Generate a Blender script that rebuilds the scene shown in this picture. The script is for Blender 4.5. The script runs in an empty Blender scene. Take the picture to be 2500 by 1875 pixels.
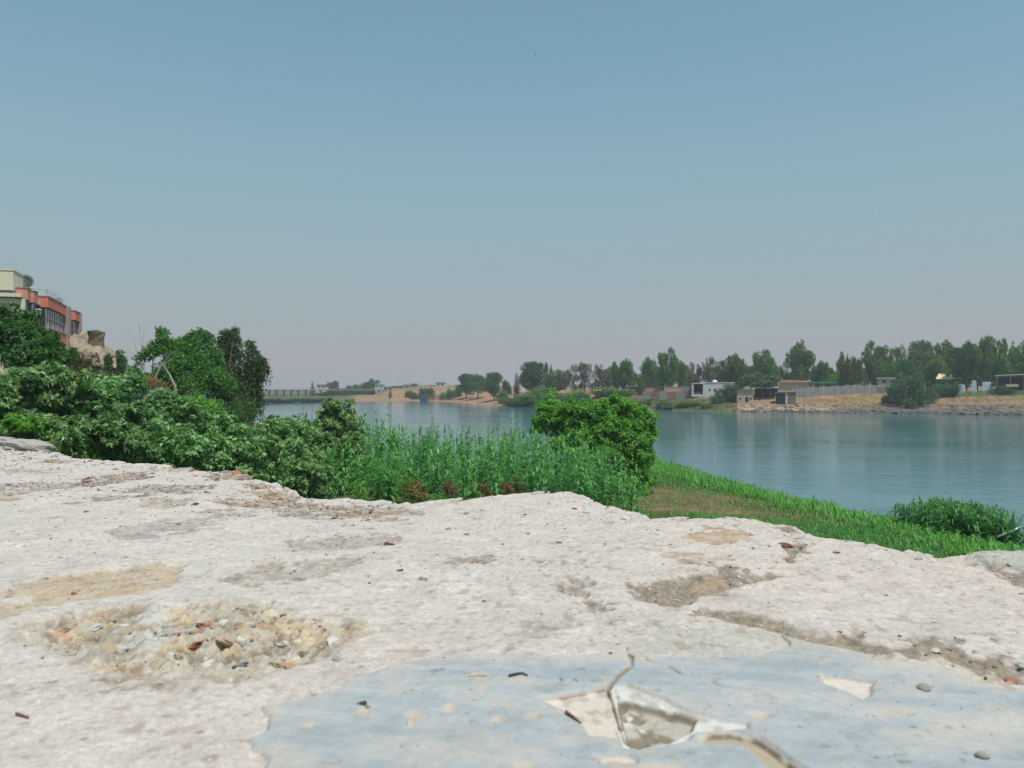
import bpy, math, random
import numpy as np
from mathutils import Vector, Matrix

S = bpy.context.scene
COL = S.collection
R = math.radians
FPX, CX, HY = 1950.0, 1250.0, 945.0          # focal length, centre column, horizon row of the 2500 px photograph
CAMZ = 7.0                                   # eye height above the river

# ------------------------------------------------------------------ camera, sky, sun, exposure
cam = bpy.data.cameras.new('camera'); camo = bpy.data.objects.new('camera', cam); COL.objects.link(camo)
camo.location = (0, 0, CAMZ); camo.rotation_euler = (R(90), 0, 0)
cam.sensor_width = 36.0; cam.lens = 36.0 * FPX / 2500; cam.shift_y = 7.5 / 2500
cam.clip_start = 0.02; cam.clip_end = 6000
cam.dof.use_dof = True; cam.dof.focus_distance = 2.3; cam.dof.aperture_fstop = 15.5
S.camera = camo

SUN_EL, SUN_AZ = R(65), R(138)                # azimuth measured clockwise from the viewing direction (+Y)
w = bpy.data.worlds.new('World'); S.world = w; w.use_nodes = True
nt = w.node_tree; nt.nodes.clear()
sky = nt.nodes.new('ShaderNodeTexSky'); sky.sky_type = 'NISHITA'; sky.sun_disc = False
sky.sun_elevation = SUN_EL; sky.sun_rotation = SUN_AZ
sky.altitude = 250; sky.air_density = 1.0; sky.dust_density = 1.2; sky.ozone_density = 2.0
hs = nt.nodes.new('ShaderNodeHueSaturation'); hs.inputs['Saturation'].default_value = 0.80
tint = nt.nodes.new('ShaderNodeMix'); tint.data_type = 'RGBA'; tint.blend_type = 'MULTIPLY'; tint.inputs[0].default_value = 1.0
tint.inputs[7].default_value = (0.87, 1.16, 1.05, 1)
bg = nt.nodes.new('ShaderNodeBackground'); bg.inputs[1].default_value = 0.10
wo = nt.nodes.new('ShaderNodeOutputWorld')
nt.links.new(sky.outputs[0], hs.inputs['Color']); nt.links.new(hs.outputs[0], tint.inputs[6])
# dusty summer air: the blue fades into a pale grey-mauve layer towards the horizon, the same all round
tcw = nt.nodes.new('ShaderNodeTexCoord'); sx = nt.nodes.new('ShaderNodeSeparateXYZ'); nt.links.new(tcw.outputs['Generated'], sx.inputs[0])
def wramp(stops):
    n = nt.nodes.new('ShaderNodeValToRGB'); e = n.color_ramp.elements
    while len(e) < len(stops): e.new(0.5)
    for el, (p, c) in zip(e, stops): el.position = p; el.color = ((c, c, c) if isinstance(c, float) else c) + (1,)
    nt.links.new(sx.outputs[2], n.inputs[0]); return n.outputs[0]
dust = wramp([(0.0, (0.375, 0.365, 0.390)), (0.06, (0.345, 0.375, 0.405)), (0.12, (0.315, 0.385, 0.425)), (0.22, (0.275, 0.390, 0.440)), (0.4, (0.20, 0.36, 0.46))])
dsc = nt.nodes.new('ShaderNodeVectorMath'); dsc.operation = 'SCALE'; dsc.inputs['Scale'].default_value = 8.6; nt.links.new(dust, dsc.inputs[0])
dmx = nt.nodes.new('ShaderNodeMix'); dmx.data_type = 'RGBA'; nt.links.new(wramp([(0.0, 0.98), (0.12, 0.92), (0.24, 0.75), (0.42, 0.35), (0.65, 0.0)]), dmx.inputs[0])
nt.links.new(tint.outputs[2], dmx.inputs[6]); nt.links.new(dsc.outputs[0], dmx.inputs[7])
nt.links.new(dmx.outputs[2], bg.inputs[0]); nt.links.new(bg.outputs[0], wo.inputs[0])

sl = bpy.data.lights.new('sun', 'SUN'); sl.energy = 3.7; sl.angle = R(0.53); sl.color = (1.0, 0.935, 0.855)
so = bpy.data.objects.new('sun', sl); COL.objects.link(so)
sd_ = Vector((math.sin(SUN_AZ) * math.cos(SUN_EL), math.cos(SUN_AZ) * math.cos(SUN_EL), math.sin(SUN_EL)))
so.rotation_euler = sd_.to_track_quat('Z', 'Y').to_euler(); so.location = (0, 0, 60)

S.view_settings.view_transform = 'Standard'; S.view_settings.look = 'None'
S.view_settings.exposure = 0.3; S.view_settings.gamma = 1.0; S.view_settings.use_curve_mapping = False
S.render.engine = 'CYCLES'
cy = S.cycles
cy.max_bounces = 6; cy.diffuse_bounces = 3; cy.glossy_bounces = 3; cy.transmission_bounces = 4; cy.volume_bounces = 0
cy.transparent_max_bounces = 6; cy.use_denoising = True; cy.caustics_reflective = False; cy.caustics_refractive = False

# ------------------------------------------------------------------ helpers
rng = np.random.default_rng(7)
PyR = random.Random(11)

def W(x, y, D):
    """Point of the place seen at photo pixel (x, y) at depth D."""
    return np.array([(x - CX) / FPX * D, D, CAMZ - (y - HY) / FPX * D])

def np_mesh(name, V, F, smooth=False, mats=None):
    V = np.ascontiguousarray(V, dtype=np.float32); F = np.ascontiguousarray(F, dtype=np.int32)
    m = bpy.data.meshes.new(name)
    k = F.shape[1]
    m.vertices.add(len(V)); m.vertices.foreach_set('co', V.ravel())
    m.loops.add(F.size); m.loops.foreach_set('vertex_index', F.ravel())
    m.polygons.add(len(F)); m.polygons.foreach_set('loop_start', np.arange(0, F.size, k, dtype=np.int32))
    m.polygons.foreach_set('use_smooth', np.full(len(F), smooth, dtype=bool))
    m.update(calc_edges=True)
    return m

def link(name, mesh, mat=None, parent=None, loc=None):
    o = bpy.data.objects.new(name, mesh); COL.objects.link(o)
    if mat is not None and len(mesh.materials) == 0: mesh.materials.append(mat)
    if parent is not None: o.parent = parent
    if loc is not None: o.location = loc
    return o

def tag(o, label=None, cat=None, group=None, kind=None):
    if label: o['label'] = label
    if cat: o['category'] = cat
    if group: o['group'] = group
    if kind: o['kind'] = kind
    return o

def thing(name, label, cat, loc=(0, 0, 0), rotz=0.0, group=None, scale=None):
    o = bpy.data.objects.new(name, None); COL.objects.link(o)
    o.location = tuple(float(v) for v in loc); o.rotation_euler = (0, 0, rotz); o.empty_display_size = 0.3
    if scale is not None: o.scale = scale
    return tag(o, label, cat, group)

class MB:
    """Collects boxes, tubes and sheets; build() links them as one mesh."""
    def __init__(s): s.V = []; s.F = []; s.n = 0
    def add(s, v, f):
        s.V += [tuple(p) for p in v]; s.F += [tuple(i + s.n for i in q) for q in f]; s.n += len(v); return s
    def box(s, x0, x1, y0, y1, z0, z1, jit=0.0):
        v = [(x, y, z) for z in (z0, z1) for x, y in ((x0, y0), (x1, y0), (x1, y1), (x0, y1))]
        if jit: v = [tuple(c + PyR.uniform(-jit, jit) for c in p) for p in v]
        return s.add(v, [(3, 2, 1, 0), (4, 5, 6, 7), (0, 1, 5, 4), (1, 2, 6, 5), (2, 3, 7, 6), (3, 0, 4, 7)])
    def tube(s, pts, rad, n=6):
        pts = [Vector(p) for p in pts]; v = []; f = []
        for i, p in enumerate(pts):
            d = (pts[min(i + 1, len(pts) - 1)] - pts[max(i - 1, 0)]).normalized()
            a = d.orthogonal().normalized(); b = d.cross(a)
            if i and a.dot(pa) < 0.2:
                a = (pa - d * pa.dot(d)).normalized(); b = d.cross(a)
            pa = a
            for k in range(n):
                t = 2 * math.pi * k / n
                v.append(p + (a * math.cos(t) + b * math.sin(t)) * rad[i])
        for i in range(len(pts) - 1):
            for k in range(n):
                f.append((i * n + k, i * n + (k + 1) % n, (i + 1) * n + (k + 1) % n, (i + 1) * n + k))
        f.append(tuple(range(n - 1, -1, -1))); f.append(tuple((len(pts) - 1) * n + k for k in range(n)))
        return s.add(v, f)
    def build(s, name, mat, parent=None, smooth=False):
        m = bpy.data.meshes.new(name); m.from_pydata(s.V, [], s.F); m.update()
        if smooth: m.polygons.foreach_set('use_smooth', [True] * len(m.polygons))
        return link(name, m, mat, parent)

def copy_tree(o, parent=None):
    c = o.copy(); COL.objects.link(c); c.parent = parent
    for ch in o.children: copy_tree(ch, c)
    return c

# ---- numpy noise
def _hash(ix, iy, seed):
    n = (ix.astype(np.int64) * 374761393 + iy.astype(np.int64) * 668265263 + seed * 1442695041) & 0x7fffffff
    n = ((n ^ (n >> 13)) * 1274126177) & 0x7fffffff
    return ((n ^ (n >> 16)) & 0xffff) / 65535.0

def vnoise(x, y, seed=0):
    ix = np.floor(x); iy = np.floor(y); fx = x - ix; fy = y - iy
    fx = fx * fx * fx * (fx * (fx * 6 - 15) + 10); fy = fy * fy * fy * (fy * (fy * 6 - 15) + 10)
    a = _hash(ix, iy, seed); b = _hash(ix + 1, iy, seed); c = _hash(ix, iy + 1, seed); d = _hash(ix + 1, iy + 1, seed)
    return (a * (1 - fx) + b * fx) * (1 - fy) + (c * (1 - fx) + d * fx) * fy * 1.0

def fbm(x, y, seed=0, oct=4, gain=0.5):
    s = np.zeros_like(x, dtype=float); a = 1.0; t = 0.0
    for i in range(oct):
        ca, sa = math.cos(0.6 * i + 0.3), math.sin(0.6 * i + 0.3)
        s += a * (vnoise((x * ca - y * sa) * 2 ** i + 17.3 * i, (x * sa + y * ca) * 2 ** i - 9.1 * i, seed + i) - 0.5); t += a; a *= gain
    return s / t * 2          # about -1..1

def sstep(a, b, x):
    t = np.clip((x - a) / (b - a), 0, 1); return t * t * (3 - 2 * t)

def poly_sd(px, py, poly):
    """Signed distance, positive inside."""
    P = np.asarray(poly, float); d = np.full(px.shape, 1e9); ins = np.zeros(px.shape, bool)
    for i in range(len(P)):
        a = P[i]; b = P[(i + 1) % len(P)]; e = b - a
        wx = px - a[0]; wy = py - a[1]
        t = np.clip((wx * e[0] + wy * e[1]) / max(e @ e, 1e-12), 0, 1)
        d = np.minimum(d, np.hypot(wx - e[0] * t, wy - e[1] * t))
        c = ((a[1] <= py) & (b[1] > py)) | ((b[1] <= py) & (a[1] > py))
        if abs(e[1]) > 1e-12: ins ^= c & (px < a[0] + (py - a[1]) / e[1] * e[0])
    return np.where(ins, d, -d)

def line_d(px, py, pts):
    P = np.asarray(pts, float); d = np.full(px.shape, 1e9)
    for a, b in zip(P[:-1], P[1:]):
        e = b - a; wx = px - a[0]; wy = py - a[1]
        t = np.clip((wx * e[0] + wy * e[1]) / max(e @ e, 1e-12), 0, 1)
        d = np.minimum(d, np.hypot(wx - e[0] * t, wy - e[1] * t))
    return d

# ------------------------------------------------------------------ materials
def new_mat(name):
    m = bpy.data.materials.new(name); m.use_nodes = True
    return m, m.node_tree, m.node_tree.nodes['Principled BSDF']

def N(nt, t, **kw):
    n = nt.nodes.new(t)
    for k, v in kw.items():
        if hasattr(n, k): setattr(n, k, v)
        else: n.inputs[k].default_value = v
    return n

def mixc(nt, fac, a, b, blend='MIX'):
    n = nt.nodes.new('ShaderNodeMix'); n.data_type = 'RGBA'; n.blend_type = blend
    for sock, v in ((n.inputs[0], fac), (n.inputs[6], a), (n.inputs[7], b)):
        if isinstance(v, (int, float)): sock.default_value = v
        elif isinstance(v, (tuple, list)): sock.default_value = tuple(v) + ((1,) if len(v) == 3 else ())
        else: nt.links.new(v, sock)
    return n.outputs[2]

def ramp(nt, src, stops):
    n = nt.nodes.new('ShaderNodeValToRGB'); e = n.color_ramp.elements
    while len(e) < len(stops): e.new(0.5)
    for el, (p, c) in zip(e, stops):
        el.position = p; el.color = (c, c, c, 1) if isinstance(c, (int, float)) else tuple(c) + (1,)
    nt.links.new(src, n.inputs[0]); return n.outputs[0]

def plain(name, col, rough=0.8, var=0.25, scale=1.5, bump=0.15, metal=0.0, spec=0.3):
    """Weathered surface: a base colour with soft blotches and a fine grain."""
    m, nt, b = new_mat(name)
    tc = N(nt, 'ShaderNodeTexCoord'); n1 = N(nt, 'ShaderNodeTexNoise', Scale=scale, Detail=6.0, Roughness=0.65)
    nt.links.new(tc.outputs['Object'], n1.inputs['Vector'])
    lo = tuple(c * (1 - var) for c in col); hi = tuple(min(1, c * (1 + var)) for c in col)
    b.inputs['Roughness'].default_value = rough; b.inputs['Metallic'].default_value = metal; b.inputs['Specular IOR Level'].default_value = spec
    nt.links.new(mixc(nt, ramp(nt, n1.outputs[0], [(0.3, 0.0), (0.7, 1.0)]), lo, hi), b.inputs['Base Color'])
    if bump:
        n2 = N(nt, 'ShaderNodeTexNoise', Scale=scale * 9, Detail=4.0); nt.links.new(tc.outputs['Object'], n2.inputs['Vector'])
        bp = N(nt, 'ShaderNodeBump', Strength=bump, Distance=0.05); nt.links.new(n2.outputs[0], bp.inputs['Height']); nt.links.new(bp.outputs[0], b.inputs['Normal'])
    return m

def leaf_mat(name, dark, light, transl=0.3, rough=0.5, spec=0.35, objvar=0.25):
    m, nt, b = new_mat(name)
    g = N(nt, 'ShaderNodeNewGeometry'); oi = N(nt, 'ShaderNodeObjectInfo')
    c = mixc(nt, g.outputs['Random Per Island'], dark, light)
    hv = N(nt, 'ShaderNodeHueSaturation'); nt.links.new(c, hv.inputs['Color'])
    for off, sock, lo, hi in ((1.0, 'Value', 1 - objvar, 1 + objvar), (7.3, 'Hue', 0.5 - 0.025 * objvar * 4, 0.5 + 0.02 * objvar * 4)):
        mm = N(nt, 'ShaderNodeMath', operation='MULTIPLY'); mm.inputs[1].default_value = off
        fr = N(nt, 'ShaderNodeMath', operation='FRACT'); mr = N(nt, 'ShaderNodeMapRange'); mr.inputs[3].default_value = lo; mr.inputs[4].default_value = hi
        nt.links.new(oi.outputs['Random'], mm.inputs[0]); nt.links.new(mm.outputs[0], fr.inputs[0]); nt.links.new(fr.outputs[0], mr.inputs[0]); nt.links.new(mr.outputs[0], hv.inputs[sock])
    nt.links.new(hv.outputs[0], b.inputs['Base Color']); b.inputs['Roughness'].default_value = rough; b.inputs['Specular IOR Level'].default_value = spec
    tr = N(nt, 'ShaderNodeBsdfTranslucent'); mx = N(nt, 'ShaderNodeMixShader'); mx.inputs[0].default_value = transl
    nt.links.new(mixc(nt, 1.0, hv.outputs[0], (1.15, 1.5, 0.7), 'MULTIPLY'), tr.inputs[0])
    nt.links.new(b.outputs[0], mx.inputs[1]); nt.links.new(tr.outputs[0], mx.inputs[2])
    nt.links.new(mx.outputs[0], nt.nodes['Material Output'].inputs[0]); return m

L_FIG = leaf_mat('fig_leaf', (0.038, 0.140, 0.026), (0.250, 0.410, 0.160), 0.26, 0.40, 0.45, 0.14)
L_DARK = leaf_mat('dark_leaf', (0.024, 0.085, 0.018), (0.065, 0.160, 0.034), 0.28)
L_MID = leaf_mat('green_leaf', (0.038, 0.150, 0.026), (0.115, 0.290, 0.055), 0.34)
L_BRIGHT = leaf_mat('bright_leaf', (0.090, 0.220, 0.024), (0.250, 0.430, 0.080), 0.36)
L_WILLOW = leaf_mat('willow_leaf', (0.040, 0.100, 0.028), (0.125, 0.195, 0.060), 0.32)
L_FARDARK = leaf_mat('far_dark_leaf', (0.034, 0.100, 0.024), (0.100, 0.195, 0.045), 0.25, 0.6, 0.2)
L_FARMID = leaf_mat('far_green_leaf', (0.050, 0.145, 0.026), (0.145, 0.270, 0.055), 0.25, 0.6, 0.2)
L_FARGREY = leaf_mat('far_grey_leaf', (0.066, 0.112, 0.052), (0.140, 0.190, 0.088), 0.2, 0.7, 0.2)
L_FAROLIVE = leaf_mat('far_olive_leaf', (0.072, 0.092, 0.040), (0.135, 0.150, 0.070), 0.2, 0.7, 0.2)
L_TEAL = leaf_mat('blue_green_leaf', (0.030, 0.105, 0.056), (0.075, 0.165, 0.085), 0.2, 0.7, 0.2)
L_CANE = leaf_mat('cane_leaf', (0.030, 0.170, 0.032), (0.165, 0.410, 0.125), 0.36, 0.42, 0.35)
L_GRASS = leaf_mat('grass_blade', (0.026, 0.180, 0.026), (0.110, 0.320, 0.055), 0.3)
L_GRASSY = leaf_mat('yellow_grass_blade', (0.080, 0.120, 0.025), (0.190, 0.200, 0.070), 0.25)
L_DRY = leaf_mat('dry_leaf', (0.150, 0.090, 0.035), (0.300, 0.190, 0.085), 0.2)
L_STRAW = leaf_mat('straw_blade', (0.170, 0.125, 0.060), (0.290, 0.225, 0.115), 0.15)
BARK = plain('bark', (0.06, 0.048, 0.036), 0.9, 0.4, 3.0, 0.4)
GREYBARK = plain('grey_bark', (0.26, 0.235, 0.20), 0.9, 0.3, 3.0, 0.4)

# ------------------------------------------------------------------ river and terrain
far_px = [(630, 341), (760, 362), (890, 401), (1030, 401), (1100, 372), (1190, 317), (1225, 297), (1400, 262), (1600, 248), (1780, 224), (2050, 216), (2250, 209), (2500, 196)]
FAR = [(-420, 430), (-210, 352)] + [((x - CX) / FPX * D, D) for x, D in far_px] + [(165, 168), (250, 70), (330, -120)]
NEAR = [(70, -120), (38, -10), (24, 22), (21.5, 33), (17.6, 45), (15.6, 55), (13.4, 73), (7, 69), (-6, 65), (-18, 72), (-30, 100), (-45, 140), (-64, 195), (-105, 262), (-205, 292), (-420, 345)]
RIVER = NEAR + FAR

def terrain(x, y):
    x = np.asarray(x, float); y = np.asarray(y, float)
    d = -poly_sd(x, y, RIVER)
    dn = line_d(x, y, NEAR); df = line_d(x, y, FAR)
    near = dn < df
    nz = fbm(x / 9, y / 9, 3, 4)
    zn = np.interp(d, [-14, -3, 0, 2, 6, 12, 25, 45, 80], [-2, -0.7, 0.0, 0.45, 0.7, 1.0, 2.2, 3.2, 3.6])
    zn = zn + 3.6 * sstep(14, 60, -x) * sstep(4, 40, d) + nz * 0.16 * sstep(0, 8, d)
    zf = np.interp(d, [-14, -3, 0, 4, 10, 18, 26, 60, 300, 900], [-2, -0.7, 0.0, 0.7, 2.0, 3.7, 4.9, 5.5, 6.6, 9.0])
    u = x / np.maximum(y, 60.0) * FPX + CX
    zf = zf + 1.8 * np.exp(-((u - 1065) / 75) ** 2) * sstep(18, 60, d) * sstep(360, 420, y) - 3.6 * sstep(960, 900, u) * sstep(0, 30, d) * sstep(250, 300, y)
    zf = np.where((u < 860) & (y > 300), zf + (np.minimum(zf, 1.3) - zf) * sstep(860, 780, u), zf)
    zf = zf + nz * 0.35 * sstep(0, 9, d) + fbm(x / 3, y / 3, 9, 3) * 0.18 * sstep(0, 4, d)
    return np.where(near, zn, zf), d, near

def gz(x, y):
    return float(terrain(np.array([x]), np.array([y]))[0][0])

gx = np.concatenate([np.arange(-1000, -200, 25), np.arange(-200, 170, 2.2), np.arange(170, 1000, 25)])
gy = np.concatenate([np.arange(-110, 20, 5), np.arange(20, 90, 1.1), np.arange(90, 190, 2.2), np.arange(190, 320, 1.6), np.arange(320, 520, 3.0), np.arange(520, 1560, 40)])
GX, GY = np.meshgrid(gx, gy)
gzv, gd, gnear = terrain(GX.ravel(), GY.ravel())
V = np.stack([GX.ravel(), GY.ravel(), gzv], 1)
nxn, nyn = len(gx), len(gy)
ii = (np.arange(nyn - 1)[:, None] * nxn + np.arange(nxn - 1)[None, :]).ravel()
F = np.stack([ii, ii + 1, ii + 1 + nxn, ii + nxn], 1)
gm = np_mesh('ground', V, F, True)
x_, y_ = V[:, 0], V[:, 1]; u_ = x_ / np.maximum(y_, 30) * FPX + CX
n1 = fbm(x_ / 14, y_ / 14, 21, 5); n2 = fbm(x_ / 4, y_ / 4, 22, 4)
def lerp(a, b, t): return a + (b - a) * t[:, None]
tan = np.array([0.250, 0.175, 0.105]); clay = np.array([0.290, 0.165, 0.105]); grav = np.array([0.135, 0.130, 0.118]); gold = np.array([0.255, 0.185, 0.085]); green = np.array([0.065, 0.090, 0.045]); sand = np.array([0.340, 0.260, 0.190])
cf = np.tile(tan, (len(V), 1))
cf = lerp(cf, clay, sstep(-0.2, 0.5, n1) * 0.8)
cf = lerp(cf, clay * 1.12, np.exp(-((u_ - 1170) / 70) ** 2) * 0.9)
cf = lerp(cf, gold, sstep(2000, 2080, u_) * sstep(8, 14, gd) * sstep(2320, 2180, u_) * 0.8)
cf = lerp(cf, sand, sstep(1780, 1840, u_) * sstep(2080, 1980, u_) * sstep(12, 6, gd) * 0.9)
cf = lerp(cf, grav, sstep(2010, 2100, u_) * sstep(11 + 3 * n2, 6 + 3 * n2, gd))
cf = lerp(cf, green, np.clip(sstep(1440, 1500, u_) * sstep(1790, 1740, u_) * sstep(24, 14, gd) * sstep(-0.5, 0.2, n2) * 0.75 + sstep(20, 60, gd) * sstep(-0.2, 0.3, n1) * 0.7 + sstep(880, 840, u_) * 0.8, 0, 1))
cn = np.tile(np.array([0.050, 0.095, 0.028]), (len(V), 1)); cn = lerp(cn, np.array([0.150, 0.120, 0.065]), sstep(-0.1, 0.5, n2 + .5 * n1) * .7)
bed = poly_sd(x_, y_, [(6, 38), (13.2, 39), (13.4, 44), (11.5, 48), (8.0, 50), (6, 50)])
cn = lerp(cn, np.array([0.200, 0.150, 0.090]), sstep(-0.8, 0.8, bed + n2 * 1.4) * 0.85)
cn = lerp(cn, np.array([0.18, 0.14, 0.09]), sstep(12, 0, y_) * 0.8)
cc = np.where(gnear[:, None], cn, cf) * (1 + 0.22 * n2)[:, None]
at = gm.attributes.new('soil', 'FLOAT_COLOR', 'POINT'); at.data.foreach_set('color', np.concatenate([np.clip(cc, 0, 1), np.ones((len(V), 1))], 1).astype(np.float32).ravel())
m, nt, b = new_mat('soil')
a = N(nt, 'ShaderNodeAttribute', attribute_name='soil'); g = N(nt, 'ShaderNodeNewGeometry')
nn = N(nt, 'ShaderNodeTexNoise', Scale=0.8, Detail=8.0, Roughness=0.75); nt.links.new(g.outputs['Position'], nn.inputs['Vector'])
nt.links.new(mixc(nt, 1.0, a.outputs['Color'], ramp(nt, nn.outputs[0], [(0.3, 0.55), (0.7, 1.4)]), 'MULTIPLY'), b.inputs['Base Color'])
b.inputs['Roughness'].default_value = 0.95; b.inputs['Specular IOR Level'].default_value = 0.1
bp = N(nt, 'ShaderNodeBump', Strength=0.9, Distance=0.5); nt.links.new(nn.outputs[0], bp.inputs['Height']); nt.links.new(bp.outputs[0], b.inputs['Normal'])
tag(link('ground', gm, m), kind='structure')

m, nt, b = new_mat('river_water')
b.inputs['Base Color'].default_value = (0.045, 0.135, 0.160, 1); b.inputs['Roughness'].default_value = 0.09; b.inputs['IOR'].default_value = 1.33
g = N(nt, 'ShaderNodeNewGeometry')
mp = N(nt, 'ShaderNodeMapping'); mp.inputs['Scale'].default_value = (0.55, 1.0, 1.0); mp.inputs['Rotation'].default_value = (0, 0, R(25)); nt.links.new(g.outputs['Position'], mp.inputs['Vector'])
w1 = N(nt, 'ShaderNodeTexNoise', Scale=0.9, Detail=5.0, Roughness=0.6); nt.links.new(mp.outputs[0], w1.inputs['Vector'])
w2 = N(nt, 'ShaderNodeTexNoise', Scale=0.045, Detail=4.0, Roughness=0.6); nt.links.new(mp.outputs[0], w2.inputs['Vector'])
ad = N(nt, 'ShaderNodeMath', operation='MULTIPLY_ADD'); ad.inputs[1].default_value = 1.0; nt.links.new(w1.outputs[0], ad.inputs[0]); ad.inputs[2].default_value = 0
am = ramp(nt, w2.outputs[0], [(0.35, 0.25), (0.65, 1.0)])
mu = N(nt, 'ShaderNodeMath', operation='MULTIPLY'); nt.links.new(ad.outputs[0], mu.inputs[0]); nt.links.new(am, mu.inputs[1])
bp = N(nt, 'ShaderNodeBump', Strength=0.35, Distance=0.18); nt.links.new(mu.outputs[0], bp.inputs['Height']); nt.links.new(bp.outputs[0], b.inputs['Normal'])
WATER = m
wm = np_mesh('water', np.array([(-1000, -110, 0), (1000, -110, 0), (1000, 1540, 0), (-1000, 1540, 0)]), np.array([[0, 1, 2, 3]]))
tag(link('water', wm, WATER), kind='structure')

# ------------------------------------------------------------------ the wall in front: weathered top seen at a grazing angle
WZ = CAMZ - 0.22
def plan(x, y): D = 0.22 * FPX / (y - HY); return ((x - CX) / FPX * D, D)
O2 = np.array([0.0, 1.53]); E2 = np.array([-0.78, 0.6258]); E2 /= np.linalg.norm(E2); N2 = np.array([-E2[1], E2[0]])
def uv_of(p): p = np.asarray(p, float) - O2; return p @ E2, p @ N2
def rim_px():
    return [(0,1082),(45,1092),(60,1100),(140,1104),(180,1118),(210,1135),(260,1133),(310,1126),(360,1132),(385,1141),(420,1135),(470,1139),(485,1148),(520,1150),(580,1146),(605,1155),(620,1168),(680,1180),(715,1190),(735,1210),(745,1215),(800,1217),(880,1218),(950,1222),(1010,1228),(1060,1232),(1095,1232),(1110,1225),(1130,1213),(1170,1216),(1200,1210),(1240,1207),(1280,1210),(1310,1202),(1345,1196),(1390,1200),(1430,1210),(1450,1226),(1490,1233),(1520,1245),(1560,1248),(1590,1265),(1640,1275),(1660,1272),(1680,1261),(1715,1262),(1725,1267),(1780,1260),(1830,1265),(1880,1275),(1925,1283),(1960,1290),(1975,1302),(2000,1308),(2050,1312),(2110,1322),(2150,1336),(2170,1337),(2210,1345),(2220,1340),(2260,1348),(2285,1358),(2330,1358),(2366,1360),(2376,1350),(2400,1347),(2440,1347),(2460,1353),(2500,1352)]
def grade(lo, hi, f0, f1, step):
    out = [lo]
    while out[-1] < hi:
        u = out[-1]; out.append(u + (step(u) if f0 < u < f1 else 0.03))
    return np.array(out)
US = grade(-2.4, 4.6, -1.12, 2.85, lambda u: max(0.0025, 0.00165 * math.hypot(u + 0.96, 0.75)))
VS = np.concatenate([np.arange(0, 0.5, 0.0023), np.arange(0.5, 1.08, 0.0031), np.arange(1.09, 1.75, 0.03)])
UU, VV = np.meshgrid(US, VS)
def macro(X, Y):
    return 0.006 * fbm(X / 0.45, Y / 0.45, 41, 2) + 0.010 * np.exp(-((X - 0.02) ** 2 + (Y - 1.55) ** 2) / 0.22 ** 2) - 0.004 * np.exp(-((X + 0.30) ** 2 + (Y - 1.55) ** 2) / 0.12 ** 2)
ru, rw = [], []
for x, y in rim_px():
    z = 0.0
    for _ in range(6):
        D = (0.22 - z) * FPX / (y - HY); X = (x - CX) / FPX * D; z = float(macro(np.array([X]), np.array([D]))[0])
    u, v = uv_of((X, D)); ru.append(u); rw.append(v)
ru = np.array(ru[::-1]); rw = np.array(rw[::-1])
order = np.argsort(ru); ru = ru[order]; rw = rw[order]
rimw = np.interp(UU, ru, rw, left=rw[0], right=rw[-1])
jag = fbm(UU / 0.030, UU * 0, 44, 5, 0.65) * 0.010
vin = VV + (rimw + jag) * np.exp(-(VV / 0.16) ** 1.5)
PX = O2[0] + UU * E2[0] + vin * N2[0]; PY = O2[1] + UU * E2[1] + vin * N2[1]

def PP(pts): return [plan(x, y) for x, y in pts]
def ELL(cx, cy, rx, ry, tilt=0.0, n=18):
    t = math.radians(tilt); out = []
    for k in range(n):
        a = 2 * math.pi * k / n; px = rx * math.cos(a); py = ry * math.sin(a)
        out.append((cx + px * math.cos(t) - py * math.sin(t), cy + px * math.sin(t) + py * math.cos(t)))
    return PP(out)
wx1 = fbm(PX / 0.05, PY / 0.05, 51, 4); wx2 = fbm(PX / 0.012, PY / 0.012, 52, 3); wx3 = fbm(PX / 0.14, PY / 0.14, 53, 4); wx4 = fbm(PX / 0.006, PY / 0.006, 54, 2); wx5 = fbm(PX / 0.028, PY / 0.028, 56, 4, 0.6); strata = fbm(PX / 0.10 + PY / 0.05, PY / 0.016 - PX / 0.06, 57, 4)
pit = vnoise(PX / 0.007, PY / 0.007, 60); pit2 = vnoise(PX / 0.013 + 5, PY / 0.013, 61)
rmag = np.hypot(PX, PY)
def sdm(poly, warp=0.018, soft=0.006, fine=0.004):
    """Mask of a patch with a ragged edge; distances shrink with nearness so that raggedness stays true to the photo."""
    s = poly_sd(PX, PY, poly); k = np.clip(rmag / 1.4, 0.35, 2.5)
    return sstep(-soft, soft, s + (wx1 * 0.9 + wx5 * 0.7) * warp * k + wx2 * fine * 1.6 + wx4 * 0.003)
ZW = macro(PX, PY) + 0.0012 * wx1 + 0.0006 * wx2 + 0.0026 * wx3 + 0.0010 * wx5 + 0.0009 * strata * sstep(0.3, -0.4, PX)
ZW += 0.0055 * fbm(PX / 0.022, PY / 0.022, 55, 4, 0.6) * np.exp(-VV / 0.05); ZW -= 0.0030 * sstep(0.010, 0.0, VV) + 0.0016 * sstep(0.72, 0.92, pit) * (wx3 > -0.1) + 0.0016 * sstep(0.80, 0.95, pit2) * (wx1 > 0)
colr = np.zeros(PX.shape + (3,)); colr[:] = (0.545, 0.525, 0.490)
def blend(mask, c): 
    global colr
    colr = colr + (np.array(c) - colr) * mask[..., None]
blend(sstep(-0.1, 0.5, fbm(PX / 0.5, PY / 0.5, 71, 3)) * 0.6, (0.565, 0.518, 0.474))
blend(sstep(0.1, 0.6, wx3) * 0.35, (0.62, 0.605, 0.575))
blend(sstep(0.25, 0.6, fbm(PX / 0.035, PY / 0.035, 73, 4)) * 0.35, (0.43, 0.40, 0.365))
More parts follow.
